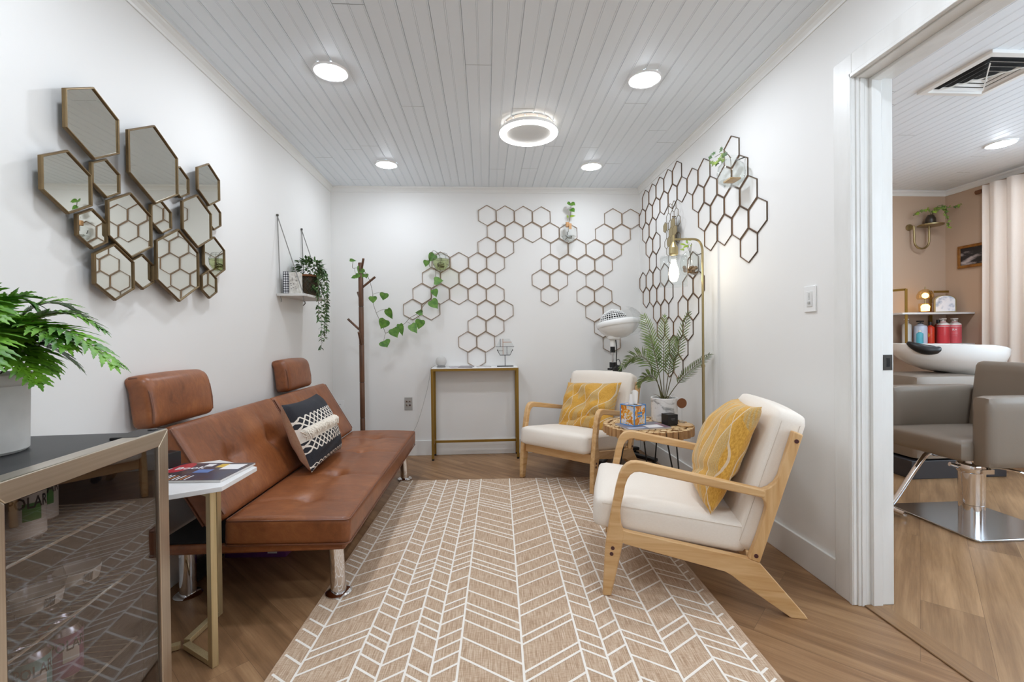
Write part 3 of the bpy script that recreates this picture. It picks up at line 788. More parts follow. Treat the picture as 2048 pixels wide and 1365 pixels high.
# near chair: leans on the back cushion, seen edge-on
s_, l_ = chair_dir(rad(-15.9)); o_ = V((.477, 1.836, 0))
tilt = .42
upv = (V((0, 0, 1))*math.cos(tilt)+s_*math.sin(tilt))
xax = (l_*.97+s_*.08).normalized(); xax = (xax-upv*xax.dot(upv)).normalized()
xx = (xax*math.cos(.03)-upv*math.sin(.03)); yy = (upv*math.cos(.03)+xax*math.sin(.03))
zz = xx.cross(yy)
if zz.dot(s_) > 0: xx = -xx; zz = -zz
T = frame(o_+s_*.522+l_*.285+V((0, 0, .557)), xx, yy)
place_pillow('throw_pillow', 'mustard yellow patterned pillow standing on the nearer armchair by the doorway', 'pillow', .475, .475, .16, (M['yellow2'], M['yellow2']), T, wrinkle(3, .022), 'mustard throw pillows', .3)
s_, l_ = chair_dir(ra); o_ = V((.718, 3.03, 0))
upv = (V((0, 0, 1))*math.cos(.52)+s_*math.sin(.52)); xax = -l_
xx = (xax*math.cos(.06)+upv*math.sin(.06)); yy = (upv*math.cos(.06)-xax*math.sin(.06))
T = frame(o_+s_*.45+l_*.315+V((0, 0, .515)), xx, yy)
place_pillow('throw_pillow', 'crumpled mustard yellow pillow on the farther armchair in the back corner', 'pillow', .49, .42, .15, (M['yellow1'], M['yellow1']), T, wrinkle(8, .045), 'mustard throw pillows', .3)

# ------------------------------------------------------------------ sofa
sf = thing('sofa_bed', 'tan leather armless sofa bed with two headrests and chrome legs along left wall', 'sofa', (-.97, 2.715, 0))
SY0, SY1 = 1.85-2.715, 3.58-2.715
ox = .97
fr_ = MB().box(-1.325+ox, -.572+ox, SY0+.012, SY1-.012, .222, .26).build('base_frame', M['leather'], sf, bevel=.012, bseg=3)
MB().box(-1.315+ox, -1.03+ox, SY0+.03, SY1-.03, .2595, .266).build('dust_cover', M['black_fabric'], fr_)
ys_d = [SY0+.24, SY0+.62, SY0+1.10, SY0+1.48]
def seat_fn(p, q):
    if q[2] > .3:
        for yd in ys_d:
            e = math.exp(-(((p.x)/.05)**2+((p.y-yd)/.05)**2)); p.z -= .021*e
            p.z -= .006*math.exp(-((p.y-yd+.05*abs(q[0]))/.016)**2)*(1-abs(q[0])**3)
        p.z += .007*(1-q[0]**2)
        p.z -= .004*math.exp(-(p.x/.025)**2)*(1 if abs(q[1]) < .85 else 0)
    return p
T = Matrix.Translation((-.795+ox, 0, .306)) @ Matrix.Rotation(rad(1.2), 4, 'Y')
sc_ = MB().rbox(.243, (SY1-SY0)/2, .0525, .02, (28, 110, 8), seat_fn, 0, T).build('seat_cushion', M['leather'], sf, sharp=60)
def ring(hx, hy, z, r, T, mb, rr=.0042):
    P = []
    for cx, cy, a0 in ((hx-r, hy-r, 0), (-hx+r, hy-r, PI/2), (-hx+r, -hy+r, PI), (hx-r, -hy+r, 1.5*PI)):
        for i in range(5): P.append(T @ V((cx+r*math.cos(a0+PI/2*i/4), cy+r*math.sin(a0+PI/2*i/4), z)))
    P.append(P[0]); mb.tube(P, rr, 6)
mb = MB(); ring(.239, (SY1-SY0)/2-.004, .045, .02, T, mb); ring(.242, (SY1-SY0)/2-.001, -.0495, .02, T, mb, .0035)
mb.build('piping', M['leather_piping'], sc_)
ta = math.atan2(.206, .352)                       # lean of the backrest
HL = .215
mid_ = V((-1.128+ox, 0, .557)) + V((-math.cos(ta), 0, -math.sin(ta)))*.052
half = (SY1-SY0)/2
for k, (y0, y1) in enumerate(((SY0, -.006), (.006, SY1))):
    hy = (y1-y0)/2
    def bf(p, q, hy=hy):
        if q[0] > .3:
            for yd in (-hy*.42, hy*.42):
                p.x -= .026*math.exp(-(((p.z-.0)/.045)**2+((p.y-yd)/.045)**2))
                p.x -= .007*math.exp(-((p.y-yd)/.016)**2)*(1-abs(q[2])**2)
            p.x += .012*(1-q[2]**2)*(1-q[1]**2)
            p.x -= .004*math.exp(-(p.z/.018)**2)*(1-q[1]**4)
        return p
    T = Matrix.Translation(mid_+V((0, (y0+y1)/2, 0))) @ Matrix.Rotation(-ta, 4, 'Y')
    bc = MB().rbox(.052, hy, HL, .026, (8, 48, 26), bf, 0, T).build('back_cushion', M['leather'], sf, sharp=60)
    for sy in (-1, 1):
        for sx in (-1, 1):
            MB().tube([T @ V((sx*.046, sy*(hy-.004), z)) for z in [-HL+.02+(2*HL-.04)*i/8 for i in range(9)]], .0042, 6).build('piping', M['leather_piping'], bc)
for yc in (2.02, 3.225):
    T = Matrix.Translation((-1.325+ox, yc-2.715, .832)) @ Matrix.Rotation(rad(-7), 4, 'Y')
    def hf(p, q):
        if q[0] > 0: p.x += .012*(1-q[1]**2)*(1-q[2]**2)
        if q[2] > .5: p.x -= .016*(q[2]-.5)*2
        p.z += .006*math.cos(q[1]*PI*.5)*(1 if q[2] > 0 else 0)
        return p
    hd = MB().rbox(.046, .2, .105, .03, (8, 20, 14), hf, 0, T).build('headrest', M['leather'], sf, sharp=60)
    for sy in (-1, 1):
        mb = MB(); mb.tube([T @ V((x, sy*.189, z)) for x, z in ((.037, -.085), (.042, -.03), (.039, .03), (.02, .08), (-.003, .096), (-.03, .098))], .0045, 6)
        mb.build('piping', M['leather_piping'], hd)
    for sy in (-1, 1): MB().bar((-1.325+ox, yc-2.715+sy*.1, .66), (-1.325+ox, yc-2.715+sy*.1, .74), .02, .008).build('headrest_bracket', M['black_plastic'], hd)
for x, y, dx in ((-.628, 1.95, .012), (-.622, 3.49, .012), (-1.262, 1.99, 0), (-1.262, 3.46, 0)):
    c0 = V((x+ox, y-2.715, 0))
    lg = MB().tube([c0+V((-dx, 0, .23)), c0+V((0, 0, .008))], .031, 28).build('leg', M['chrome'], sf)
    MB().lathe([(.0001, .0), (.052, 0), (.053, .003), (.045, .009), (.031, .011)], 32, 0, tuple(c0+V((0, 0, .0005))) if x < -1 else tuple(c0+V((0, 0, .0075)))).build('foot_disc', M['chrome'], lg)

# black-and-cream pillow on the sofa
zc = math.atan2(.13, .31)
yy = V((-math.sin(zc), 0, math.cos(zc))); xx = V((-.03, 1, -.01)).normalized(); yy = (yy-xx*yy.dot(xx)).normalized()
T = frame((-.985, 2.672, .555), xx, yy)
pt, R = place_pillow('throw_pillow', 'black and cream woven pillow with fringe band leaning on the tan sofa', 'pillow', .53, .38, .19, (M['blackpillow'], M['tan_cloth']), T, wrinkle(5, .012))
fb = MB(); r = random.Random(5)
def surf(u, v):
    return V((.265*u*(1-.07*(1-v*v)*abs(u)**3), .19*v*(1-.07*(1-u*u)*abs(v)**3), .095*((1-u*u)*(1-v*v))**.42+.001))
for i in range(240):
    u = -.985+1.97*i/239; v0 = .13+r.uniform(-.02, .02); ln = r.uniform(.17, .3)
    P = [R @ (surf(u+(j/4)*r.uniform(-.02, .02), v0-ln*j/4)+V((0, 0, [0, .012, .016, .013, .006][j]*r.uniform(.7, 1.2)))) for j in range(5)]
    fb.tube(P, [.0021, .0025, .0022, .0018, .001], 4)
fr_o = fb.build('fringe', M['fringe'], pt); fr_o['kind'] = 'stuff'
# ------------------------------------------------------------------ glass-door fridge
FA = rad(4.48)
fg = thing('beverage_fridge', 'black beverage fridge with steel-framed tinted glass door, at the left edge', 'fridge', (-.872, 1.303, 0), FA)
FW, FD, FH = .505, .43, .83
b = MB()
b.box(-FD, -.05, -FW, 0, .80, .822).box(-FD, -.05, -FW, 0, .03, .08).box(-FD, -.05, -FW, -FW+.03, .08, .80).box(-FD, -.05, -.03, 0, .08, .80).box(-FD, -FD+.03, -FW, 0, .08, .80)
b.build('cabinet', M['black_top'], fg, bevel=.003)
b = MB()
b.box(-FD+.03, -.055, -FW+.03, -FW+.033, .08, .80).box(-FD+.03, -.055, -.033, -.03, .08, .80).box(-FD+.03, -FD+.033, -FW+.03, -.03, .08, .80).box(-FD+.03, -.055, -FW+.03, -.03, .797, .80).box(-FD+.03, -.055, -FW+.03, -.03, .08, .084)
b.build('lining', M['dark_inside'], fg, smooth=False)
for i, z in enumerate((.645, .465, .285)):
    b = MB()
    b.tube([(-.065, -FW+.036, z), (-.065, -.036, z)], .0032, 6); b.tube([(-FD+.05, -FW+.036, z), (-FD+.05, -.036, z)], .0025, 6)
    for k in range(19):
        y = -FW+.045+k*(FW-.09)/18; b.tube([(-.063, y, z+.003), (-FD+.05, y, z+.003)], .0014, 5)
    b.build('wire_shelf', mat('pale_shelf_wire', '#d8d4bf', .35, .6) if i == 0 else bpy.data.materials['pale_shelf_wire'], fg)
for x, y in ((-.40, -.03), (-.40, -.44), (-.09, -.03), (-.09, -.44)):
    b = MB().cyl((x, y, 0), (x, y, .03), .018, 16).build('foot', M['black_plastic'], fg)
dr = MB()
def mitre(dr, y0, y1, z0, z1, w, x0, x1):
    o = [(y0, z0), (y1, z0), (y1, z1), (y0, z1)]; i = [(y0+w, z0+w), (y1-w, z0+w), (y1-w, z1-w), (y0+w, z1-w)]
    for k in range(4):
        n = (k+1) % 4; ix = k % 2
        quad = [o[k], o[n], i[n], i[k]]
        vs = [(x1, *q) for q in quad]+[(x0, *q) for q in quad]
        dr.add(vs, [(0, 1, 2, 3), (7, 6, 5, 4), (0, 4, 5, 1), (1, 5, 6, 2), (2, 6, 7, 3), (3, 7, 4, 0)], ix)
mitre(dr, -FW, 0, .06, FH, .041, -.042, 0)
door = dr.build('door', [M['steelh'], M['steel']], fg, bevel=.0025, smooth=False)
b = MB(); mitre(b, -FW+.0395, -.0395, .0995, FH-.0395, .005, -.04, -.009); b.build('gasket', M['black_plastic'], door, smooth=False)
MB().box(-.009, -.006, -FW+.0405, -.0405, .1005, FH-.0405).build('glass_pane', M['tint'], door, smooth=False)
b = MB().box(-.07, -.006, -.115, -.002, .8225, .831).cyl((-.025, -.022, .829), (-.025, -.022, .834), .012, 16)
b.build('hinge_cover', M['black_plastic'], fg, bevel=.003)
FM = Matrix.Translation((-.872, 1.303, 0)) @ Matrix.Rotation(FA, 4, 'Z')
FI = FM.inverted()

# drinks inside
alu = M['alu'] = mat('can_aluminium', '#c9c9cb', .25, 1)
def can(world, z, body, accent, label, toward=V((0, 0, 1)), word='POLAR'):
    c = V((world[0], world[1], z))
    t = thing('drink_can', label, 'drink can', c, 0, 'drink cans in the fridge')
    MB().lathe([(.0001, .004), (.022, .004), (.026, 0), (.0325, .009), (.0325, .108), (.027, .118), (.0265, .121), (.024, .118), (.0001, .117)], 36).build('can_shell', alu, t)
    d = V((-c.x, -c.y, 0)).normalized(); a0 = math.atan2(d.y, d.x)+.2
    b = MB(); n = 40
    R = .0329
    vs = [(R*math.cos(2*PI*k/n), R*math.sin(2*PI*k/n), z_) for z_ in (.011, .045, .082, .106) for k in range(n)]
    b.add(vs, [(i*n+k, i*n+(k+1) % n, (i+1)*n+(k+1) % n, (i+1)*n+k) for i in range(3) for k in range(n)], 0)
    for f in range(len(b.m)):
        if f//n == 1 and (f % n) >= 34: b.m[f] = 1
    b.build('can_print', [body, accent], t)
    if word:
        mb = MB(); text(mb, word, .026, Matrix.Identity(4), 0)
        mb.v = [((R+.0006)*math.cos(a0+x*.86/R), (R+.0006)*math.sin(a0+x*.86/R), .082+y*1.3) for x, y, z_ in mb.v]
        mb.build('can_lettering', M['ink'], t, smooth=False)
    return t
pale = mat('pale_can_print', '#d9d6c6', .35); grn = mat('green_can_print', '#3f8a3e', .35); mag = mat('plum_can_print', '#8a3f6c', .35); teal = mat('teal_can_print', '#79b5b0', .35); org = mat('orange_can_print', '#c9562f', .35)
can((-.985, 1.03), .6495, pale, grn, 'pale green seltzer can on the top fridge shelf, front one')
can((-1.045, 1.125), .6495, pale, grn, 'pale green seltzer can on the top fridge shelf, behind the front one')
can((-.99, 1.12), .2895, mag, pale, 'plum-coloured seltzer can on a lower fridge shelf')
can((-.985, 1.035), .2895, teal, pale, 'teal seltzer can on a lower fridge shelf at the left')
can((-1.055, 1.175), .2895, org, org, 'orange can on a lower fridge shelf behind the plum can', word=None)
def cup(w, z, label):
    t = thing('plastic_cup', label, 'plastic cup', (w[0], w[1], z), 0, 'clear plastic cups in the fridge')
    MB().lathe([(.0001, .001), (.034, .001), (.036, .004), (.046, .062), (.048, .066), (.046, .07), (.04, .092), (.02, .104), (.0001, .106)], 32).build('cup_shell', M['acrylic'], t)
    MB().lathe([(.0393, .02), (.0445, .05)], 32).build('cup_label', mat('cup_label', '#d3d3c4', .5), t)
    b = MB()
    for k in range(6):
        a = math.atan2(-w[1], -w[0])+.25+k*.07
        b.bar((.042*math.cos(a), .042*math.sin(a), .024), (.0455*math.cos(a), .0455*math.sin(a), .044), .0018+.001*(k % 2), .0006, 0, (math.cos(a), math.sin(a), 0))
    b.build('barcode', M['ink'], t, smooth=False)
cup((-.995, 1.065), .4695, 'clear plastic cup with barcode label on the middle fridge shelf, nearer the left')
cup((-1.0, 1.17), .4695, 'clear plastic cup on the middle fridge shelf, nearer the hinge side')

# potted fern on the fridge
pf = thing('potted_fern', 'bright green fern in a grey stoneware pot on top of the fridge', 'potted plant', (-1.132, 1.075, .8225))
MB().lathe([(.0001, .0), (.08, 0), (.086, .006), (.089, .15), (.093, .153), (.095, .158), (.095, .175), (.092, .179), (.086, .179), (.084, .17), (.084, .12)], 48).build('pot', M['stoneware'], pf)
MB().lathe([(.0001, .155), (.084, .155)], 32).build('soil', M['soil'], pf)
r = random.Random(21)
fronds = [((.385, -.005, .20), .33), ((.27, .08, .28), .34), ((.16, .14, .31), .37), ((.22, -.12, .30), .36), ((.02, -.17, .32), .38), ((-.13, -.14, .30), .36), ((-.1, .1, .31), .38),
          ((.27, -.17, .21), .30), ((.28, .13, .19), .27), ((.12, .05, .33), .36), ((-.05, .17, .26), .34), ((.20, .02, .19), .27), ((.25, -.06, .17), .24), ((.14, -.2, .18), .27), ((.16, .12, .19), .26), ((.05, -.05, .33), .37),
          ((.10, -.12, .25), .3), ((.12, .02, .24), .29), ((.18, -.04, .26), .31), ((.06, .1, .22), .28), ((.2, .07, .24), .29), ((.3, -.04, .24), .31)]
for tip, hz in fronds:
    tip = V(tip); tip.x = tip.x*.8-.012; base = V((tip.x*.12, tip.y*.12, .155))
    P = bez(base, V((tip.x*.45, tip.y*.45, hz+.05)), tip, 9)
    b = MB(); frond(b, P, 15, .098, .03, 0, 1, serr=1, droop=.22, start=.22, lean=.45, stem=.0016, seg=10)
    b.build('frond', [M['green_fern'], M['stem']], pf, sharp=80)

# ------------------------------------------------------------------ hexagonal side table and what lies on it
hc = V((-1.06, 1.648))
st = thing('side_table', 'small hexagonal white-topped side table with gold tube frame, beside the fridge', 'side table', (hc.x, hc.y, 0))
hx = hexpts(.229, PI/2)
MB().prism(hx, .578, .594, lambda a, c, t: (a, c, t)).build('tabletop', M['white_lam'], st, bevel=.0015, smooth=False)
dirs = [rad(-33), rad(87), rad(207)]
for a in dirs:
    u = V((math.cos(a), math.sin(a), 0)); q = u*.185
    b = MB(); b.bar((q.x, q.y, 0), (q.x, q.y, .578), .02, .026, 0, u); b.build('leg', M['gold'], st, bevel=.0015, smooth=False)
    b = MB(); b.bar(u*.012+V((0, 0, .012)), u*.172+V((0, 0, .012)), .022, .018); b.build('base_bar', M['gold'], st, bevel=.0015, smooth=False)
    b = MB(); b.bar(u*.012+V((0, 0, .568)), u*.172+V((0, 0, .568)), .022, .018); b.build('top_bar', M['gold'], st, bevel=.0015, smooth=False)
# magazine
A0, A1, A2 = V((-.905, 1.588)), V((-.892, 1.80)), V((-1.13, 1.815))
mg = thing('magazine', 'red and dark glossy magazine lying on the white hexagonal side table', 'magazine', (-1.02, 1.69, .5945), rad(-3.0))
b = MB().box(-.135, .135, -.105, .105, 0, .008); b.build('pages', mat('magazine_pages', '#dcd8d4', .6), mg, bevel=.001)
cov = mat('magazine_cover', '#4d3a37', .25, c2='#27324c', vs=14, lo=.4, hi=.6)
b = MB().box(-.136, .136, -.106, .106, .008, .0086)
red, whi, yel, blu, orr = [mat('magazine_'+n, h, .3) for n, h in (('red', '#b3323c'), ('white', '#ebe9ea'), ('yellow', '#d8b13c'), ('blue', '#5a7cb4'), ('orange', '#c9772e'))]
z = .0088
b.prism([(-.10+.034*math.cos(a*PI/10), .045+.07*math.sin(a*PI/10)*.9) for a in range(20)], z-.0002, z, lambda a, c, t: (a, c, t), 1)
b.box(.05, .118, .02, .085, z-.0002, z, 2); b.box(-.03, .0, .06, .092, z-.0002, z, 2); b.box(.02, .05, .045, .09, z-.0002, z, 3); b.box(-.02, .035, -.02, .02, z-.0002, z, 4)
rr_ = random.Random(2)
for i in range(11):
    x = -.128+i*.0135; b.box(x, x+.005, -.10, -.10+rr_.uniform(.03, .06), z-.0002, z, 2 if i % 3 else 5)
T = Matrix.Translation((-.084, .03, z+.0003)) @ Matrix.Rotation(PI/2, 4, 'Z') @ Matrix.Rotation(-PI, 4, 'Z')
text(b, 'ty Book', .046, Matrix.Translation((-.088, .035, z+.0003)) @ Matrix.Rotation(rad(8), 4, 'Z'), 2)
b.build('front_cover', [cov, red, whi, yel, blu, orr], mg, smooth=False)
bx = thing('small_box', 'small black printed box standing on the hexagonal side table behind the magazine', 'box', (-1.178, 1.765, .5945), rad(-20))
MB().box(-.025, .025, -.025, .025, 0, .062).build('box_body', M['black_plastic'], bx, bevel=.001)
b = MB()
for k, w_ in enumerate((.012, .03, .026, .02)): b.box(-w_/2, w_/2, -.0256, -.0251, .046-k*.008, .0472-k*.008)
b.build('box_print', mat('dim_silver_print', '#77777a', .5), bx, smooth=False)

# things under the sofa
pb = thing('cardboard_box', 'purple printed cardboard box with barcode, half hidden under the sofa', 'box', (-1.14, 2.36, 0), rad(-3))
MB().box(-.15, .15, -.055, .055, 0, .13).build('box_body', mat('purple_card', '#5b2f6a', .5, c2='#6d3a7c', vs=9), pb, bevel=.002)
b = MB().box(.062, .108, -.0556, -.0552, .02, .1, 0)
for k in range(9): b.box(.066+k*.0044, .066+k*.0044+(.0022 if k % 2 else .0012), -.0559, -.0556, .03, .092, 1)
for x in (-.12, -.07, -.01): b.box(x, x+.008, -.0557, -.0552, .06, .068, 0)
b.build('barcode', [M['white_ink'], M['ink']], pb, smooth=False)
bp = MB().rbox(.03, .13, .03, .02, (4, 10, 4), None, 0, Matrix.Translation((0, 0, .031))).build('black_pouch', M['black_fabric'])
bp.location = (-1.31, 2.2, 0); bp.rotation_euler = (0, 0, rad(6))
tag(bp, 'long black bundle on the floor under the sofa, by the wall', 'bundle')

# ------------------------------------------------------------------ coat rack
cr = thing('coat_rack', 'tall dark wood coat rack with angled pegs behind the far end of sofa', 'coat rack', (-1.045, 3.92, 0))
b = MB(); b.lathe([(.0001, 0), (.145, 0), (.148, .006), (.148, .018), (.142, .024), (.03, .026)], 40); b.build('base', M['walnut'], cr)
for z0, z1 in ((.026, .40), (.404, .70), (.704, 1.02), (1.024, 1.34), (1.344, 1.71)):
    MB().lathe([(.0001, z0), (.0195, z0), (.0205, z0+.003), (.0205, z1-.003), (.0195, z1), (.0001, z1)], 20).build('pole_section', M['walnut'], cr)
b = MB()
for z in (.402, .702, 1.022, 1.342): b.cyl((0, 0, z-.003), (0, 0, z+.003), .0185, 16)
b.build('joint', M['black_plastic'], cr)
for p0, p1 in (((-.015, 0, 1.145), (-.108, -.01, 1.238)), ((.015, 0, 1.505), (.122, -.01, 1.59)), ((.012, -.012, 1.66), (.04, -.06, 1.735)), ((.002, -.018, 1.02), (.004, -.10, 1.125)), ((-.01, .015, 1.4), (-.05, .09, 1.47))):
    MB().tube([p0, p1], .0095, 12).build('peg', M['walnut'], cr)

# ------------------------------------------------------------------ rope shelf and what stands on it
hs = thing('rope_shelf', 'whitewashed board shelf hung on grey ropes on the left wall', 'shelf', (XL, 3.335, 1.36))
SX = .185
MB().box(.004, SX, -.225, .225, 0, .017).build('board', M['whitewash'], hs, bevel=.002)
for sy in (-1, 1):
    y = sy*.205; top = V((.006, y*.98, .535)); b = MB()
    for x in (.02, SX-.018):
        P = [top+V((0, 0, 0)), V((x, y, .02)), V((x, y, -.004))]
        P = [top.lerp(P[1], i/14) for i in range(15)]+[P[2]]
        b.tube(P, .0034, 6)
        b.tube([(x, y, -.004), (x+.004, y-.003*sy, -.02), (x-.004, y+.02*-sy, -.035)], .0035, 6)
    b.build('rope', M['rope'], hs)
    MB().cyl((0.001, y*.98, .54), (.012, y*.98, .54), .008, 12).build('nail', M['wire'], hs)
def gingham():
    m, nb, p_ = base_mat('black_gingham')
    o = nb.xyz(nb.coord('Object'))
    a = nb.m('LESS_THAN', nb.m('FRACT', nb.m('ADD', nb.m('MULTIPLY', o[2], 62), .1)), .5); c = nb.m('LESS_THAN', nb.m('FRACT', nb.m('ADD', nb.m('MULTIPLY', o[0], 70), .25)), .5)
    nb.put(p_.inputs['Base Color'], nb.ramp(nb.m('MULTIPLY', nb.m('ADD', a, c), .5), [(.0, lin('#e9e9e9')), (.5, lin('#8a8a8e')), (1, lin('#2b2b33'))]))
    p_.inputs['Roughness'].default_value = .8; return m
def book(name, label, x0, x1, y0, y1, h, m, pages=True):
    t = thing(name, label, 'book', ((x0+x1)/2, (y0+y1)/2, 1.3775), 0, 'books on the rope shelf')
    w, d = (x1-x0)/2, (y1-y0)/2
    b = MB(); b.box(-w, w, -d, -d+.003, 0, h).box(-w, w, d-.003, d, 0, h).box(w-.003, w, -d+.003, d-.003, 0, h)
    b.build('cover', m, t, smooth=False)
    MB().box(-w+.003, w-.004, -d+.003, d-.003, .003, h-.003).build('pages', mat('book_pages', '#e6e2da', .8) if 'book_pages' not in bpy.data.materials else bpy.data.materials['book_pages'], t, smooth=False)
    return t
ging = gingham()
t_ = thing('book_box', 'black and white gingham box standing on the rope shelf', 'box', (-1.335, 3.20, 1.3775), 0, 'boxes on the rope shelf')
MB().box(-.018, .018, -.05, .02, 0, .15).build('box_body', ging, t_, bevel=.001)
t_ = thing('book_box', 'pale printed box beside the gingham box on the rope shelf', 'box', (-1.283, 3.20, 1.3775), 0, 'boxes on the rope shelf')
MB().box(-.03, .03, -.05, .02, 0, .145).build('box_body', M['pale_book'], t_, bevel=.001)
b = MB(); r = random.Random(4)
for k in range(16):
    x, z = r.uniform(-.027, .017), r.uniform(.02, .13); b.box(x, x+r.uniform(.003, .012), -.0508, -.0503, z, z+r.uniform(.003, .008))
b.build('box_print', mat('grey_print', '#8d8a84', .6), t_, smooth=False)

def small_leaves(b, c, n, rad_, L, rnd, up=.3, ix=0):
    for i in range(n):
        d = V((rnd.gauss(0, 1), rnd.gauss(0, 1), rnd.gauss(up, .7))).normalized(); q = V(c)+V((d.x*rad_[0], d.y*rad_[1], d.z*rad_[2]))*rnd.uniform(.55, 1)
        dd = (d+V((rnd.uniform(-.6, .6), rnd.uniform(-.6, .6), rnd.uniform(-.6, .3)))).normalized()
        l_ = L*rnd.uniform(.7, 1.2); blade(b, q, q+dd*l_, l_*.5, V((rnd.uniform(-.4, .4), rnd.uniform(-.4, .4), 1)), ix, 3, .1)
hp = thing('hanging_plant', 'dark green trailing plant in a wire basket on the rope shelf', 'potted plant', (-1.28, 3.375, 1.3775))
b = MB()
for k in range(16):
    for sg in (-1, 1):
        P = [(.082*math.cos(2*PI*(k+sg*j*.35)/16), .082*math.sin(2*PI*(k+sg*j*.35)/16), .004+j*.0135) for j in range(11)]; b.tube(P, .0011, 4)
b.build('wire_basket', M['wire'], hp)
MB().lathe([(.0001, .002), (.076, .002), (.077, .14), (.0001, .145)], 28).build('moss_liner', mat('moss_liner', '#33301f', .95, c2='#4e3a26', vs=40), hp)
MB().lathe([(.078, .138), (.092, .138), (.094, .145), (.09, .151), (.078, .15)], 32).build('rim', M['rim_wood'], hp)
r = random.Random(8); b = MB()
small_leaves(b, (.015, 0, .20), 260, (.10, .095, .075), .036, r)
small_leaves(b, (.07, 0, .08), 90, (.03, .07, .08), .032, r, .0)
f_ = b.build('foliage', M['green_dark'], hp, sharp=80)
for (x, y, zt, zb) in ((.105, -.03, .2, -.37), (.125, .02, .18, -.25), (.115, .06, .17, -.14), (.10, -.07, .16, -.17), (.12, -.005, .17, -.30)):
    b = MB(); P = smooth_path([(x*.5, y*.6, .17), (x*.95, y, zt), (x*1.05, y*1.1, .05), (x, y*1.05+.006, (zb)*.5), (x*.98, y+.004, zb)], 6); b.tube(P, .0012, 4, 1)
    for q in P[4:]:
        for s_ in range(3):
            d = V((r.gauss(0, 1), r.gauss(0, 1), -.7)).normalized(); l_ = r.uniform(.018, .032)
            o_ = q+V((0, 0, r.uniform(-.015, .015))); blade(b, o_, o_+d*l_, l_*.5, V((r.uniform(-1, 1), r.uniform(-1, 1), .8)), 0, 3, .1)
    b.build('trailing_strand', [M['green_dark'], M['stem']], hp, sharp=80)

# ------------------------------------------------------------------ console table
ct = thing('console_table', 'slim white-topped console table with gold steel frame on the back wall', 'console table', (-.098, 4.1, 0))
hw, hd_ = .372, .098
for x in (-hw, hw):
    for y in (-hd_+.01, hd_-.012):
        lg = MB().box(x-.0105, x+.0105, y-.0105, y+.0105, .014, .80).build('leg', M['gold_paint'], ct, bevel=.001, smooth=False)
        MB().cyl((x, y, 0), (x, y, .016), .011, 16).build('foot_pad', M['black_plastic'], lg)
b = MB()
for y in (-hd_+.01, hd_-.012): b.box(-hw+.0105, hw-.0105, y-.0104, y+.0104, .779, .80)
for x in (-hw, hw): b.box(x-.0103, x+.0103, -hd_+.0205, hd_-.0225, .779, .7995)
b.build('top_frame', M['gold_paint'], ct, smooth=False)
b = MB(); b.box(-hw+.0105, hw-.0105, -.01, .008, .135, .155)
for x in (-hw, hw): b.box(x-.0103, x+.0103, -hd_+.0205, hd_-.0225, .135, .155)
b.build('stretcher', M['gold_paint'], ct, smooth=False)
MB().box(-hw-.004, hw+.004, -hd_, hd_, .8, .8075).build('tabletop', marble_mat('console_marble', '#efefee', '#b9bbbe', 3.5, .55, .8), ct, bevel=.001)
sp = thing('smart_speaker', 'small grey fabric ball speaker on the left end of the console table', 'speaker', (-.40, 4.11, .8078))
MB().ball((0, 0, .052), .049, 32).build('fabric_ball', mat('grey_speaker_mesh', '#c4c2be', .9, bump=.5, bs=500), sp)
MB().lathe([(.0001, 0), (.036, 0), (.042, .006), (.035, .01)], 32).build('base_ring', mat('speaker_base', '#8d8c8a', .4), sp)
b = MB(); P = smooth_path([(-.05, .0, .02), (-.075, 0, .004), (-.095, .02, -.02), (-.13, .03, -.2), (-.22, .04, -.5), (-.29, .045, -.62)], 5); b.tube(P, .0018, 5)
b.build('power_cable', mat('pale_cable', '#a9a7a2', .6), sp)
def flat_paper(label, x, y, w, d, h, rz, c, cat='magazine', name='brochure'):
    t = thing(name, label, cat, (x, y, .8078), rz, 'papers on the console table')
    MB().box(-w/2, w/2, -d/2, d/2, 0, h).build('pages', mat('paper_'+c, c, .5), t, smooth=False)
    MB().box(-w/2, w/2, -d/2, d/2, h, h+.0008).build('cover', mat('cover_'+c, c, .35, c2='#8d8790', vs=20), t, smooth=False)
flat_paper('grey brochure lying on the console table beside the speaker', -.28, 4.075, .08, .11, .006, .2, '#b6afb4')
flat_paper('dark thin magazine lying on the middle of the console table', -.175, 4.08, .12, .15, .008, -.1, '#837d80')
flat_paper('white leaflet lying on the console table by the hexagon ornament', -.02, 4.08, .13, .13, .003, .05, '#e2e1df')
ho = thing('hexagon_ornament', 'clear hexagon art panel with black and copper lines on a black stand, on console table', 'ornament', (.172, 4.11, .8078))
b = MB(); b.box(-.073, .073, -.03, .03, 0, .006); b.build('base', M['black_plastic'], ho, bevel=.001)
b = MB(); b.cyl((0, 0, .006), (0, 0, .102), .003, 10); b.tube([(-.068, -.004, .148), (-.045, -.004, .102), (.045, -.004, .102), (.068, -.004, .148)], .0028, 8); b.ball((-.068, -.004, .148), .005, 10); b.ball((.068, -.004, .148), .005, 10)
b.build('stand', M['black_plastic'], ho)
MB().prism([(x, z+.178) for x, z in hexpts(.083, 0)], -.002, .002, lambda a, c, t: (a, t, c)).build('panel', M['acrylic'], ho, smooth=False)
b = MB()
def ln(x0, z0, x1, z1, ix, w=.004): b.bar((x0, -.0035, z0), (x1, -.0035, z1), w, .002, ix, (0, 1, 0))
ln(-.083, .178, .083, .178, 0, .0035); ln(-.042, .25, -.042, .178, 0); ln(-.018, .25, -.018, .106, 1); ln(-.018, .218, .06, .218, 1); ln(.018, .178, .018, .106, 0); ln(-.06, .141, -.018, .141, 0, .003)
b.build('inlay_lines', [M['ink'], mat('copper_line', '#b9825a', .35, .6)], ho, smooth=False)

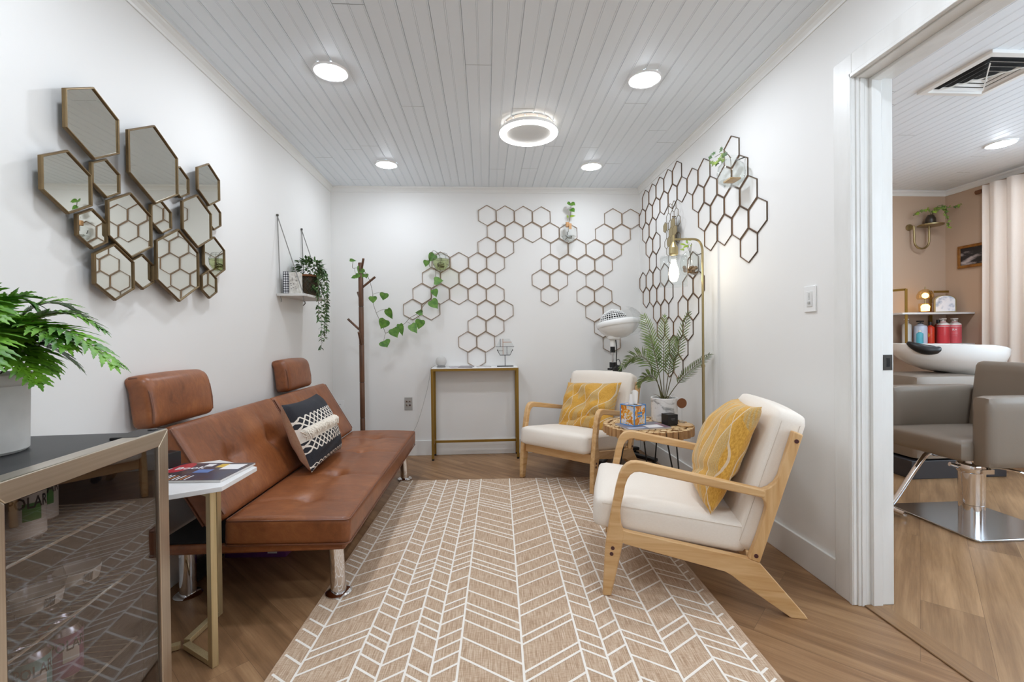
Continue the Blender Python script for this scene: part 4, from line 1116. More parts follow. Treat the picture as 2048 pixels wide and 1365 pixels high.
# ------------------------------------------------------------------ log-slice table and what is on it
TC = V((1.04, 2.9))
lt = thing('log_slice_table', 'round side table topped with upright log slices on black hairpin legs', 'side table', (TC.x, TC.y, 0))
b = MB(); r = random.Random(12); R = .272
def log(x, y, q, z1, z0=.447):
    k_ = 10; p0 = r.uniform(0, 6)
    ring_ = [(x+q*r.uniform(.93, 1.05)*math.cos(p0+2*PI*i/k_), y+q*r.uniform(.93, 1.05)*math.sin(p0+2*PI*i/k_)) for i in range(k_)]
    b.add([(c, d_, z0) for c, d_ in ring_]+[(c, d_, z1-.0015) for c, d_ in ring_]+[(x+(c-x)*.93, y+(d_-y)*.93, z1) for c, d_ in ring_],
          [(i, (i+1) % k_, k_+(i+1) % k_, k_+i) for i in range(k_)]+[(k_+i, k_+(i+1) % k_, 2*k_+(i+1) % k_, 2*k_+i) for i in range(k_)]+[tuple(range(k_))[::-1]], 0)
    b.add([(x+(c-x)*.93, y+(d_-y)*.93, z1) for c, d_ in ring_], [tuple(range(k_))], 1)
n = 44
for k in range(n):
    a = 2*PI*(k+r.uniform(-.15, .15))/n; q = r.uniform(.0165, .0205); log((R-q*.3)*math.cos(a), (R-q*.3)*math.sin(a), q, .5-r.uniform(0, .002), .447+r.uniform(-.004, .004))
g = .036
for i in range(-8, 9):
    for j in range(-9, 10):
        x, y = i*g+(j % 2)*g/2+r.uniform(-.004, .004), j*g*.866+r.uniform(-.004, .004)
        if math.hypot(x, y) < R-.034: log(x, y, r.uniform(.0165, .0195), .5-r.uniform(0, .002))
b.lathe([(.0001, .452), (R-.004, .452), (R-.004, .488), (.0001, .488)], 44, 2)
b.build('tabletop', [M['bark'], M['slices'], mat('dark_table_filler', '#5b4229', .8)], lt, smooth=False)
for a in (rad(-55), rad(65), rad(185)):
    u = V((math.cos(a), math.sin(a), 0)); w = V((-u.y, u.x, 0)); b = MB()
    foot = u*.235; zf = .0075 if TC.x+foot.x < .96 else 0
    P = [u*.17+w*.05+V((0, 0, .448)), foot+w*.012+V((0, 0, .02+zf)), foot+w*.006+V((0, 0, .006+zf)), foot+V((0, 0, .0048+zf)), foot-w*.006+V((0, 0, .006+zf)), foot-w*.012+V((0, 0, .02+zf)), u*.17-w*.05+V((0, 0, .448))]
    b.tube(P, .0048, 8)
    b.build('hairpin_leg', M['black_plastic'], lt)
tb = thing('tissue_box', 'colourful cube tissue box in orange and blue on the log slice table', 'tissue box', (.928, 2.85, .5095), rad(33))
m, nb, p_ = base_mat('tissue_print')
f = nb.noise(nb.coord(), 26, 3, .6, 1.2); f2 = nb.noise(nb.mapping(nb.coord(), loc=(3, 1, 2)), 22, 2, .5, .8)
c1 = nb.ramp(f, [(.44, lin('#d97e24')), (.51, lin('#e9b23e')), (.56, lin('#e8dcc4')), (.63, lin('#c9cfe2'))]); c2 = nb.ramp(f2, [(.44, lin('#9ec06a')), (.5, lin('#e6e3ea'))])
nb.put(p_.inputs['Base Color'], nb.mix(nb.m('GREATER_THAN', f2, .56), c1, c2)); p_.inputs['Roughness'].default_value = .4
bh = .054; MB().box(-bh, bh, -bh, bh, 0, .126).build('carton', m, tb, bevel=.001)
b = MB(); e = .0028
for x in (-bh, bh):
    for y in (-bh, bh): b.box(x-e, x+e, y-e, y+e, 0, .127)
for z in (.002, .126):
    for s_ in (-bh, bh): b.box(-bh, bh, s_-e, s_+e, z-e, z+e); b.box(s_-e, s_+e, -bh, bh, z-e, z+e)
b.box(-.022, .022, -bh-.001, -bh+.001, .072, .084); b.box(-.022, .022, -bh-.001, -bh+.001, .052, .064)
b.build('blue_edging', mat('tissue_blue', '#5b94cf', .4), tb, smooth=False)
b = MB(); b.lathe([(.0001, 0), (.03, 0)], 24, 0, (0, 0, .1265)); b.build('opening', M['duct'], tb, smooth=False)
b = MB(); vs = []; nn = 9
for j in range(6):
    for i in range(nn):
        u = i/(nn-1)-.5; t_ = j/5; vs.append(((u*(.05+.03*t_))+.012*t_, .012*math.sin(u*9+t_*1.5)*(1-.4*t_), .12+.085*t_+.012*math.sin(u*6+1)*t_))
b.add(vs, [(j*nn+i, j*nn+i+1, (j+1)*nn+i+1, (j+1)*nn+i) for j in range(5) for i in range(nn-1)]); b.add([(x*.8+.004, y+.012, z-.006) for x, y, z in vs], [(j*nn+i, j*nn+i+1, (j+1)*nn+i+1, (j+1)*nn+i) for j in range(5) for i in range(nn-1)])
b.build('tissue', mat('tissue_white', '#f1f0ee', .9), tb, sharp=80)
mz = thing('magazine', 'magazine lying flat on the log slice table under the tissue box', 'magazine', (.975, 2.81, .5005), rad(8))
MB().box(-.14, .14, -.1, .1, 0, .0075).build('pages', bpy.data.materials['magazine_pages'], mz, bevel=.001)
b = MB().box(-.141, .141, -.101, .101, .0075, .0085, 0); b.box(.0, .1, -.085, .0, .0085, .0088, 1); b.box(-.13, -.02, -.09, -.05, .0085, .0088, 2); b.box(.105, .135, -.09, .05, .0085, .0088, 3)
b.build('front_cover', [mat('slate_cover', '#5f6b7c', .3, c2='#8a7d86', vs=14), whi, mat('pale_blue_print', '#a6b6cf', .3), mat('dusty_print', '#8d6a72', .3)], mz, smooth=False)
cb = thing('candle_box', 'small black cube box on the log slice table before the palm pot', 'box', (1.165, 2.848, .5005), rad(12))
MB().box(-.036, .036, -.036, .036, 0, .07).build('box_body', M['black_plastic'], cb, bevel=.001)
b = MB().box(-.014, .014, -.0368, -.0363, .042, .045).box(-.01, .01, -.0368, -.0363, .035, .0365); b.build('box_print', bpy.data.materials['dim_silver_print'], cb, smooth=False)
kd = thing('wood_coaster', 'round pale wooden coaster on the log slice table by the right rim', 'coaster', (1.245, 2.80, .5005))
MB().lathe([(.0001, 0), (.046, 0), (.047, .008), (.0001, .009)], 28).build('coaster_disc', M['birch'], kd)
pk = MB(); pk.lathe([(.0001, -.0022), (.032, -.0022), (.033, 0), (.032, .0022), (.0001, .0022)], 32, 0, (0, 0, 0), Matrix.Rotation(PI/2, 4, 'X'))
po = thing('round_pick', 'small round brown wooden disc on a thin pick beside the palm pot', 'ornament', (1.277, 2.92, .5005))
pk.v = [(x, y, z+.125) for x, y, z in pk.v]; pk.build('disc', M['rim_wood'], po)
MB().cyl((0, 0, .004), (0, 0, .094), .0018, 8).lathe([(.0001, 0), (.018, 0), (.018, .004), (.0001, .005)], 20).build('pick_stand', M['acrylic'], po)

pp = thing('potted_palm', 'green palm in a grey marbled pot on the log slice table', 'potted plant', (1.185, 2.985, .5005))
MB().lathe([(.0001, 0), (.078, 0), (.083, .005), (.086, .155), (.083, .158), (.079, .155), (.077, .12)], 40).build('pot', marble_mat('marbled_pot', '#e1dfdc', '#8d8c8a', 9, .5, .66), pp)
MB().lathe([(.0001, .14), (.078, .14)], 24).build('soil', M['soil'], pp)
pal = [((-.125, .02, .70), (-.05, 0, .48)), ((.02, .03, .69), (.0, .02, .45)), ((.145, -.06, .71), (.08, 0, .42)), ((-.30, -.05, .37), (-.10, 0, .58)), ((.225, -.16, .44), (.10, -.02, .30)), ((-.20, -.09, .26), (-.08, -.05, .40)),
       ((.06, -.05, .55), (.03, -.02, .40)), ((-.06, .1, .56), (-.02, .05, .40))]
for tip, ctl in pal:
    b = MB(); P = bez((tip[0]*.06, tip[1]*.06, .14), ctl, tip, 12)
    frond(b, P, 18, .125, .0088, 0, 1, droop=.18, start=.36, lean=.75, stem=.0034, up=V((-.3, .75, .5)).normalized())
    b.build('frond', [M['green_palm'], M['palmstem']], pp, sharp=80)
b = MB(); r = random.Random(3)
for k in range(12):
    a = 2*PI*k/12+r.uniform(-.2, .2); l_ = r.uniform(.05, .1); blade(b, (.01*math.cos(a), .01*math.sin(a), .14), (l_*math.cos(a), l_*math.sin(a), .19+r.uniform(-.015, .02)), .009, V((0, 0, 1)), 0, 3, .3)
b.build('dry_sheath', mat('dry_palm_sheath', '#5c3a2c', .7, c2='#6c6a3c', vs=25), pp)
# ------------------------------------------------------------------ hair dryer on a stand
hdx = V((1.085, 3.86, 0))
hd = thing('hood_dryer', 'white hooded hair dryer on a rolling stand in the back right corner', 'hair dryer', hdx)
b = MB(); b.lathe([(.05, .075), (.05, .11), (.02, .125), (.0155, .13)], 20)
b.build('hub', M['black_plastic'], hd)
for a in (311, 23, 95, 167, 239):
    u = V((math.cos(rad(a)), math.sin(rad(a)), 0)); L_ = .33 if a in (23, 95) else .40
    if a == 95: L_ = .27
    if a == 167: L_ = .31
    if a == 23: L_ = .27
    b = MB(); b.bar(u*.03+V((0, 0, .095)), u*L_+V((0, 0, .075)), .05, .03); lg = b.build('base_leg', M['black_plastic'], hd, bevel=.008, bseg=3)
    c = u*(L_-.03); w = V((-u.y, u.x, 0)); b = MB()
    for s_ in (-.014, .014): b.cyl(c+w*(s_-.009)+V((0, 0, .028)), c+w*(s_+.009)+V((0, 0, .028)), .0275, 20)
    b.cyl(c+V((0, 0, .03)), c+V((0, 0, .07)), .008, 10); b.build('caster', M['black_plastic'], lg)
MB().cyl((0, 0, .12), (0, 0, .78), .0165, 20).build('outer_tube', M['chrome'], hd)
MB().cyl((0, 0, .75), (0, 0, .955), .0115, 20).build('inner_tube', M['chrome'], hd)
b = MB(); b.cyl((0, 0, .80), (0, 0, .845), .028, 20); b.cyl((-.05, -.02, .79), (.055, -.02, .785), .009, 10); b.lathe([(.0001, -.03), (.03, -.028), (.04, -.01), (.04, .01), (.03, .028), (.0001, .03)], 24, 0, (0, 0, 0), Matrix.Translation((.028, -.04, .785)) @ Matrix.Rotation(PI/2, 4, 'X'))
b.build('height_clamp', M['black_plastic'], hd)
b = MB(); b.cyl((0, 0, .945), (0, 0, .985), .02, 18); b.box(-.018, .018, -.02, .02, .93, .95); b.build('collar', M['black_plastic'], hd)
b = MB(); b.cyl((0, 0, .98), (0, 0, 1.055), .024, 20); b.rbox(.05, .035, .022, .018, (6, 6, 4), None, 0, Matrix.Translation((.005, -.02, 1.06))); b.build('tilt_joint', M['white_gloss'], hd)
b = MB(); b.tube(smooth_path([(.022, -.02, 1.04), (.028, -.026, .96), (.022, -.03, .86), (.03, -.03, .80)], 5), .0045, 6); b.tube(smooth_path([(.03, -.03, .80), (.06, -.02, .83), (.05, -.01, .87), (.025, -.02, .86)], 5), .003, 6); b.build('cable', M['black_plastic'], hd)
# hood: tilted bowl with rim, vented back shell and clear visor
HT = Matrix.Translation((.052, .0, 1.155)) @ Matrix.Rotation(rad(-6), 4, 'Y') @ Matrix.Rotation(rad(-8), 4, 'X')
b = MB(); b.lathe([(.0001, -.105), (.06, -.098), (.115, -.072), (.155, -.035), (.172, -.004), (.175, .006), (.168, .012), (.16, .006), (.145, -.03), (.1, -.07), (.0001, -.09)], 48, 0, (0, 0, 0), HT)
hood = b.build('hood_bowl', M['white_gloss'], hd, sharp=60)
b = MB(); b.lathe([(.176, -.004), (.182, .004), (.182, .03), (.172, .042), (.135, .052), (.128, .05)], 48, 0, (0, 0, 0), HT); b.build('rim_band', M['white_gloss'], hood, sharp=50)
CT = HT @ Matrix.Translation((-.028, .01, .04))
b = MB(); b.lathe([(.12*math.cos(i*PI/2/8)*.985+.0001, .105*math.sin(i*PI/2/8)*.985) for i in range(9)], 40, 0, (0, 0, 0), CT); b.build('vent_inside', M['duct'], hood)
b = MB()
for i in range(1, 8):
    el = i*PI/2/8.2; P = [CT @ V((.122*math.cos(el)*math.cos(2*PI*k/40), .122*math.cos(el)*math.sin(2*PI*k/40), .107*math.sin(el))) for k in range(41)]; b.tube(P, .0032, 5, 0, False)
for k in range(34):
    az = 2*PI*k/34; P = [CT @ V((.122*math.cos(e)*math.cos(az), .122*math.cos(e)*math.sin(az), .107*math.sin(e))) for e in [j*PI/2*.93/7 for j in range(8)]]; b.tube(P, .0028, 5, 0, False)
b.lathe([(.128, -.004), (.122, .012)], 40, 0, (0, 0, 0), CT); b.ball(tuple(CT @ V((0, 0, .106))), .012, 10)
b.build('vent_grille', M['white_gloss'], hood)
b = MB(); vs = []
for i in range(13):
    el = -.75+1.75*i/12
    for k in range(19):
        az = rad(-75+150*k/18); vs.append(HT @ V((.03+.19*math.cos(el)*math.cos(az)*.95, .19*math.cos(el)*math.sin(az), .02+.15*math.sin(el))))
b.add(vs, [(i*19+k, i*19+k+1, (i+1)*19+k+1, (i+1)*19+k) for i in range(12) for k in range(18)]); b.build('clear_visor', M['acrylic'], hood, sharp=80)
b = MB(); b.cyl(HT @ V((.17, -.09, -.004)), HT @ V((.232, -.10, -.0)), .021, 20); b.cyl(HT @ V((.205, -.095, -.002)), HT @ V((.214, -.097, -.002)), .026, 20); b.build('visor_knob', M['white_gloss'], hood)

# ------------------------------------------------------------------ floor lamp
fl = thing('floor_lamp', 'slim brass floor lamp with a clear glass shade, beside the right wall', 'floor lamp', (1.345, 2.76, 0))
MB().lathe([(.0001, 0), (.088, 0), (.09, .004), (.09, .016), (.086, .02), (.012, .022), (.011, .03)], 40).build('base', M['brass'], fl)
MB().cyl((0, 0, .025), (0, 0, .88), .0088, 16).build('lower_pole', M['brass'], fl)
P = [(0, 0, .87), (0, 0, 1.45), (0, 0, 1.58), (-.002, 0, 1.61), (-.012, 0, 1.64), (-.03, 0, 1.658), (-.055, 0, 1.664), (-.10, 0, 1.664), (-.185, 0, 1.662)]
MB().tube(smooth_path(P, 4), .007, 14).build('upper_pole', M['brass'], fl)
MB().cyl((0, 0, .872), (0, 0, .888), .0115, 16).build('joint_ring', M['brass'], fl)
sx_ = -.183
b = MB(); b.cyl((sx_, 0, 1.635), (sx_, 0, 1.69), .0075, 12)
b.lathe([(.0001, 1.645), (.012, 1.645), (.015, 1.635), (.026, 1.612), (.028, 1.575), (.024, 1.565), (.0001, 1.565)], 14, 0, (sx_, 0, 0)); b.build('lamp_socket', M['brass'], fl, sharp=20)
b = MB(); b.lathe([(.024, 1.566), (.04, 1.563), (.077, 1.556), (.08, 1.55), (.08, 1.372), (.077, 1.372), (.077, 1.548), (.04, 1.558), (.024, 1.561)], 48, 0, (sx_, 0, 0))
b.build('glass_shade', M['shade'], fl)
b = MB(); b.lathe([(.0001, 1.415), (.02, 1.42), (.03, 1.445), (.028, 1.475), (.017, 1.51), (.013, 1.535), (.0001, 1.536)], 24, 0, (sx_, 0, 0)); b.build('bulb', M['bulb'], fl)
b = MB(); b.lathe([(.0132, 1.535), (.0135, 1.562)], 16, 0, (sx_, 0, 0)); b.build('bulb_cap', M['white_gloss'], fl)

# ------------------------------------------------------------------ small honeycomb metal ornament on the right wall
oz = thing('honeycomb_ornament', 'small gold metal honeycomb wall ornament partly behind the lamp head', 'wall ornament', (XR, 3.39, 1.85))
cells = [(0, 3, 0), (1, 3, 0), (-.5, 2, 0), (.5, 2, 0), (1.5, 2, 0), (-1, 1, 1), (0, 1, 0), (1, 1, 1), (2, 1, 0), (-.5, 0, 0), (.5, 0, 1), (1.5, 0, 1), (-1, -1, 0), (0, -1, 1), (1, -1, 1), (2, -1, 0), (-.5, -2, 0), (.5, -2, 1), (0, -3, 0)]
pw = .072
b = MB(); b2 = MB()
for cx, cy, fill in cells:
    y, z = -cx*pw+.035, cy*pw*.866; R = pw/2/math.cos(PI/6)
    P = [(-.03-.01*fill, y+R*math.cos(PI/2+k*PI/3), z+R*math.sin(PI/2+k*PI/3)) for k in range(7)]
    b.tube(P, .0022, 5, 0, False)
    if fill: b2.prism([(q[1], q[2]) for q in P[:6]], -.0415, -.0385, lambda a, c, t: (t, a, c))
b.cyl((-.001, 0, .0), (-.03, 0, 0), .004, 8); b.cyl((-.001, 0, .12), (-.03, 0, .12), .004, 8)
b.build('wire_cells', mat('dark_gold_wire', '#6b5838', .4, .8), oz); b2.build('gold_plates', M['brass'], oz, smooth=False)

# ------------------------------------------------------------------ glass wall vases with cuttings
def facet(Rz, seg=6, rot=0):
    prof = [(.03, -.075), (.062, -.055), (.08, 0), (.06, .052), (.036, .075)]
    b = MB(); b.lathe(prof, seg); return b
# faceted terrarium with pothos (back wall)
tv = thing('terrarium_vase', 'faceted clear glass terrarium of greenish water on the back wall, holding pothos', 'wall vase', (-.393, 4.115, 1.752))
b = MB(); b.lathe([(.0001, -.082), (.04, -.08), (.072, -.03), (.078, .02), (.055, .07), (.035, .08)], 7); b.build('glass', M['clear'], tv, smooth=False)
b = MB(); b.lathe([(.0001, -.076), (.038, -.074), (.068, -.028), (.074, .018), (.0001, .02)], 7); b.build('water', M['water'], tv, smooth=False)
b = MB()
prof = [(.04, -.08), (.072, -.03), (.078, .02), (.055, .07)]
for k in range(7):
    a = 2*PI*k/7; b.tube([(r_*math.cos(a), r_*math.sin(a), z_) for r_, z_ in prof], .0011, 4)
for r_, z_ in prof[1:]: b.tube([(r_*math.cos(2*PI*k/7), r_*math.sin(2*PI*k/7), z_) for k in range(8)], .0011, 4, 0, False)
b.tube([(0, .075, .02), (0, .0905, .05)], .003, 6)
b.build('wire_edges', mat('dark_solder', '#5a5850', .5, .5), tv)
VINE = VINE_PTS
pv = thing('pothos_vine', 'long green pothos vine swagged from the wall terrarium to the coat rack top', 'trailing plant', (-.393, 4.115, 1.72))
o_ = V((-.393, 4.115, 1.72))
b = MB(); r = random.Random(6)
for k in range(5):
    a = r.uniform(0, 6); P = [V((.03*math.cos(a+j*.9), .03*math.sin(a+j*.9), -.028+.006*j+.004*k)) for j in range(7)]; b.tube(smooth_path(P, 3), .0022, 5)
b.build('root_coil', mat('dark_roots', '#4f4526', .7), pv)
P = [V((-.393, 4.115, 1.70)), V((-.40, 4.10, 1.80)), V((-.452, 4.09, 1.845)), V((-.485, 4.10, 1.80))]+[V(q) for q in VINE]
main = MB().tube(smooth_path([q-o_ for q in P], 4), .0019, 6).build('vine', M['stem'], pv)
sm_ = smooth_path(P, 4)
for base, tip, w in LEAVES:
    base, tip = V(base), V(tip); near_ = min(sm_, key=lambda q: (q-base).length)
    b = MB(); nrm = V((random.uniform(-.35, .35), -1, random.uniform(.0, .5)))
    b.tube(smooth_path([near_-o_, near_.lerp(base, .5)-o_+V((0, -.01, .008)), base-o_], 3), .0012, 5, 1)
    heart_leaf(b, base-o_, tip-o_, w*1.05, nrm, 0)
    b.build('leaf', [M['green_a'], M['stem']], pv, sharp=80)
# faceted clear vase with young stem (back wall)
fv = thing('faceted_vase', 'faceted clear glass vase with a cork, on the back wall honeycomb', 'wall vase', (.765, 4.125, 2.012))
b = MB(); b.lathe([(.0001, -.078), (.045, -.076), (.078, -.02), (.074, .02), (.04, .066), (.018, .075)], 6); b.build('glass', M['clear'], fv, smooth=False)
b = MB(); b.lathe([(.0001, -.072), (.042, -.071), (.068, -.03), (.0001, -.028)], 6); b.build('water', M['acrylic'], fv, smooth=False)
b = MB(); b.cyl((-.012, -.0, .055), (-.012, 0, .096), .017, 14); b.box(-.004, .02, -.03, -.026, .03, .08); b.build('cork', mat('cork', '#c99a6a', .8), fv)
b = MB()
for k in range(4):
    a = r.uniform(0, 6); b.tube(smooth_path([V((.03*math.cos(a+j), .03*math.sin(a+j), -.06+.008*j)) for j in range(6)], 3), .0014, 5)
b.build('roots', bpy.data.materials['dark_roots'], fv)
b = MB(); b.tube([(0, .07, .0), (0, .082, .03)], .003, 6); b.build('wall_hook', M['wire'], fv)
cs = thing('cutting_stem', 'upright young stem with small green leaves in the faceted vase on the back wall', 'plant cutting', (.765, 4.12, 2.08))
P = smooth_path([(-.005, 0, -.06), (-.004, 0, .0), (.01, -.005, .07), (.02, -.005, .14), (.02, 0, .2)], 4)
MB().tube(P, .0022, 6).tube([(-.004, 0, .02), (-.012, 0, .06)], .0012, 5).build('stem', M['stem'], cs)
for base, tip, w in (((.02, 0, .2), (.055, -.03, .175), .6), ((.018, 0, .2), (-.02, -.02, .19), .6), ((.02, 0, .19), (.025, -.045, .165), .6), ((.022, 0, .15), (.05, -.02, .115), .6), ((.01, 0, .08), (.06, -.02, .083), .3), ((-.005, 0, .07), (-.025, -.02, .09), .4)):
    b = MB(); heart_leaf(b, base, tip, w, (0, -1, .6)); b.build('leaf', M['green_a'] if tip[2] > .1 else M['green_lime'], cs, sharp=80)
# big round vase with ivy (right wall)
rv = thing('round_vase', 'large round clear glass vase hung high on the right wall, holding ivy', 'wall vase', (1.366, 2.462, 1.965))
b = MB(); b.lathe([(.0001, -.073), (.04, -.072), (.066, -.045), (.074, 0), (.066, .04), (.04, .066), (.028, .078), (.034, .088), (.031, .088), (.026, .079), (.038, .064), (.063, .039), (.071, 0), (.064, -.043), (.038, -.068), (.0001, -.069)], 40); b.build('glass', M['clear'], rv)
b = MB(); b.lathe([(.0001, -.066), (.037, -.065), (.06, -.043), (.0001, -.043)], 32); b.build('water', M['acrylic'], rv)
b = MB(); b.box(-.03, .03, -.045, .03, -.047, -.036); b.build('wood_chip', M['birch'], rv, bevel=.002)
b = MB(); b.tube([(.03, 0, .07), (.08, 0, .09)], .003, 6); b.build('wall_hook', M['wire'], rv)
def ivy_leaf(b, c, d, n, L, ix):
    c, d, n = V(c), V(d).normalized(), V(n); n = (n-d*n.dot(d)).normalized(); a = d.cross(n)
    pr = [(0, 0), (-.25, .35), (.1, .3), (.3, .62), (.5, .28), (1, 0), (.5, -.28), (.3, -.62), (.1, -.3), (-.25, -.35)]
    vs = [c+d*L*.3+n*L*.06]+[c+(d*x+a*y)*L-n*L*.1*abs(y) for x, y in pr]
    b.add(vs, [(0, 1+i, 1+(i+1) % 10) for i in range(10)], ix)
iv = thing('ivy_cutting', 'sprig of ivy sticking out of the round vase high on the right wall', 'plant cutting', (1.366, 2.462, 2.05))
b = MB(); b.tube(smooth_path([(0, 0, -.10), (-.005, 0, .0), (-.02, .05, .045), (-.03, .12, .05)], 4), .0016, 5); b.tube(smooth_path([(0, 0, .0), (-.02, .04, .06), (-.03, .07, .075)], 4), .0014, 5); b.build('stem', M['stem'], iv)
r = random.Random(9)
for k in range(13):
    t_ = k/12; c = V((-.02-.02*t_, .02+.12*t_+r.uniform(-.02, .02), .04+r.uniform(-.035, .045)*(1-.3*t_)))
    b = MB(); ivy_leaf(b, c, (r.uniform(-.4, .2), r.uniform(-.2, .7), r.uniform(-.9, .5)), (-.8, -.5, .4), r.uniform(.024, .036), 0); b.build('leaf', M['ivy'] if k % 3 else M['green_dark'], iv, sharp=80)
# small vase with lime plant, lower right wall
lv = thing('pebble_vase', 'small round glass vase with brown pebbles on the right wall behind the lamp pole', 'wall vase', (1.372, 2.985, 1.556))
b = MB(); b.lathe([(.0001, -.08), (.045, -.078), (.062, -.05), (.068, 0), (.055, .05), (.03, .075), (.027, .075), (.052, .048), (.065, 0), (.06, -.048), (.0001, -.075)], 32); b.build('glass', M['clear'], lv)
b = MB(); r = random.Random(2)
for k in range(40):
    a, q, z_ = r.uniform(0, 6.28), r.uniform(0, .044), r.uniform(-.068, -.03); b.ball((q*math.cos(a), q*math.sin(a), z_), r.uniform(.008, .013), 8)
pe = b.build('pebbles', mat('brown_pebbles', '#8a6a44', .6, c2='#4c3820', vs=60), lv); pe['kind'] = 'stuff'
b = MB(); b.tube([(.04, 0, .05), (.074, 0, .06)], .003, 6); b.build('wall_hook', M['wire'], lv)
lp = thing('lime_plant', 'lime green leafy sprig in the small pebble vase behind the lamp pole', 'plant cutting', (1.372, 2.985, 1.62))
b = MB()
for k in range(4): b.tube(smooth_path([(0, 0, -.08), (r.uniform(-.01, .01), r.uniform(-.015, .015), 0), (r.uniform(-.04, .01), r.uniform(-.05, .05), .06)], 4), .0013, 5)
b.build('stem', M['stem'], lp)
for k in range(12):
    c = V((r.uniform(-.03, .01), r.uniform(-.05, .07), r.uniform(.02, .085))); d = V((r.uniform(-.8, 0), r.uniform(-.7, .7), r.uniform(-.2, .6))).normalized()
    b = MB(); blade(b, c, c+d*r.uniform(.03, .05), .015, (-.6, -.6, .5), 0, 4, .2); b.build('leaf', M['green_lime'], lp, sharp=80)

# ------------------------------------------------------------------ switch and outlets
sw = thing('light_switch', 'white slider dimmer switch on the right wall near the doorway', 'switch', (XR, 1.957, 1.226))
MB().box(-.006, -.0002, -.036, .036, -.058, .058).build('cover_plate', M['white_gloss'], sw, bevel=.002)
MB().box(-.0085, -.006, -.017, .017, -.034, .034).build('switch_insert', mat('switch_insert', '#dcdcda', .3), sw, bevel=.001)
b = MB().box(-.012, -.0085, -.006, .006, -.022, -.012)
for k in range(5): b.box(-.0092, -.0085, -.004, .004, -.002+k*.006, .0005+k*.006)
b.build('slider', mat('switch_grey', '#a9a9a7', .4), sw)
def outlet(x, z, label, av):
    t = thing('power_outlet', label, 'outlet', (x, YB, z), 0, 'outlets on the back wall')
    MB().box(-.036, .036, -.006, -.0002, -.058, .058).build('cover_plate', mat('grey_plate', '#b5b3ae', .35, .3) if av else M['white_gloss'], t, bevel=.002)
    if av:
        for k, (dx, dz) in enumerate(((-.014, .022), (.014, .022), (-.014, -.012), (.014, -.012))):
            MB().cyl((dx, -.013, dz), (dx, -.006, dz), .0075, 14).build('jack', M['steel'] if k != 3 else M['maroon'], t)
            MB().cyl((dx, -.0135, dz), (dx, -.0128, dz), .0045, 12).build('jack_hole', M['ink'], t)
    else:
        for dz in (.02, -.02):
            s_ = MB().box(-.014, .014, -.0075, -.006, dz-.014, dz+.014).build('receptacle', M['white_gloss'], t, bevel=.001)
            MB().box(-.007, -.005, -.0078, -.0072, dz-.004, dz+.006).box(.005, .007, -.0078, -.0072, dz-.004, dz+.006).build('slot', M['ink'], s_, smooth=False)
outlet(-.709, .474, 'metal audio jack plate with four sockets on the back wall beside the console', True)
outlet(-1.318, .458, 'white power outlet low on the back wall behind the sofa', False)

# ------------------------------------------------------------------ salon seen through the doorway
sc = thing('styling_chair', 'taupe vinyl salon styling chair on a chrome pedestal beyond the doorway', 'salon chair', (2.74, 2.43, 0))
b = MB(); q = .262
pl = []
for cx, cy, a0 in ((q, q, 0), (-q, q, 90), (-q, -q, 180), (q, -q, 270)):
    for j in range(5): pl.append((cx*.9+.026*math.cos(rad(a0+22.5*j)), cy*.9+.026*math.sin(rad(a0+22.5*j))))
b.prism(pl, .0, .012, lambda a, c, t: (a, c, t)); b.build('base_plate', mat('polished_steel', '#b9bdc2', .16, 1), sc, bevel=.003)
b = MB(); b.lathe([(.0001, .012), (.056, .012), (.056, .10), (.058, .102), (.058, .30), (.0001, .30)], 36); b.build('hydraulic_column', M['chrome'], sc)
b = MB(); b.lathe([(.0001, .28), (.062, .28), (.066, .29), (.066, .325), (.06, .335), (.0001, .335)], 32); b.cyl((0, 0, .335), (0, 0, .40), .035, 20); b.cyl((-.06, .02, .305), (-.1, .03, .318), .012, 14); b.box(-.02, .05, -.075, -.05, .285, .31); b.build('pump_head', M['chrome'], sc)
b = MB(); b.tube(smooth_path([(.03, -.06, .312), (.06, -.09, .325), (.13, -.15, .31), (.30, -.22, .23)], 5), .007, 8); b.build('pump_lever', M['chrome'], sc)
b = MB(); b.tube(smooth_path([(-.02, .1, .35), (-.02, .12, .345), (-.06, .15, .342), (-.12, .16, .33), (-.30, .17, .07), (-.34, .17, .035), (-.35, .12, .03), (-.35, .05, .03)], 5), .014, 12); b.build('footrest', M['chrome'], sc)
MB().rbox(.30, .235, .055, .025, (14, 12, 6), lambda p, q: (setattr(p, 'z', p.z+(.012*(1-q[0]**2)*(1-q[1]**2) if q[2] > 0 else 0)), p)[1], 0, Matrix.Translation((-.02, 0, .455))).build('seat', M['taupe_vinyl'], sc, sharp=60)
for sy, y0 in ((-1, -.265), (1, .265)):
    MB().rbox(.285, .045, .18, .022, (12, 4, 10), None, 0, Matrix.Translation((.03, y0, .565))).build('armrest', M['taupe_vinyl'], sc, sharp=60)
T = Matrix.Translation((.275, 0, .675)) @ Matrix.Rotation(rad(8), 4, 'Y')
MB().rbox(.045, .22, .22, .035, (6, 14, 14), None, 0, T).build('backrest', M['taupe_vinyl'], sc, sharp=60)
b = MB().box(-.1, .1, -.1, .1, .39, .402); b.build('seat_plate', M['black_plastic'], sc)

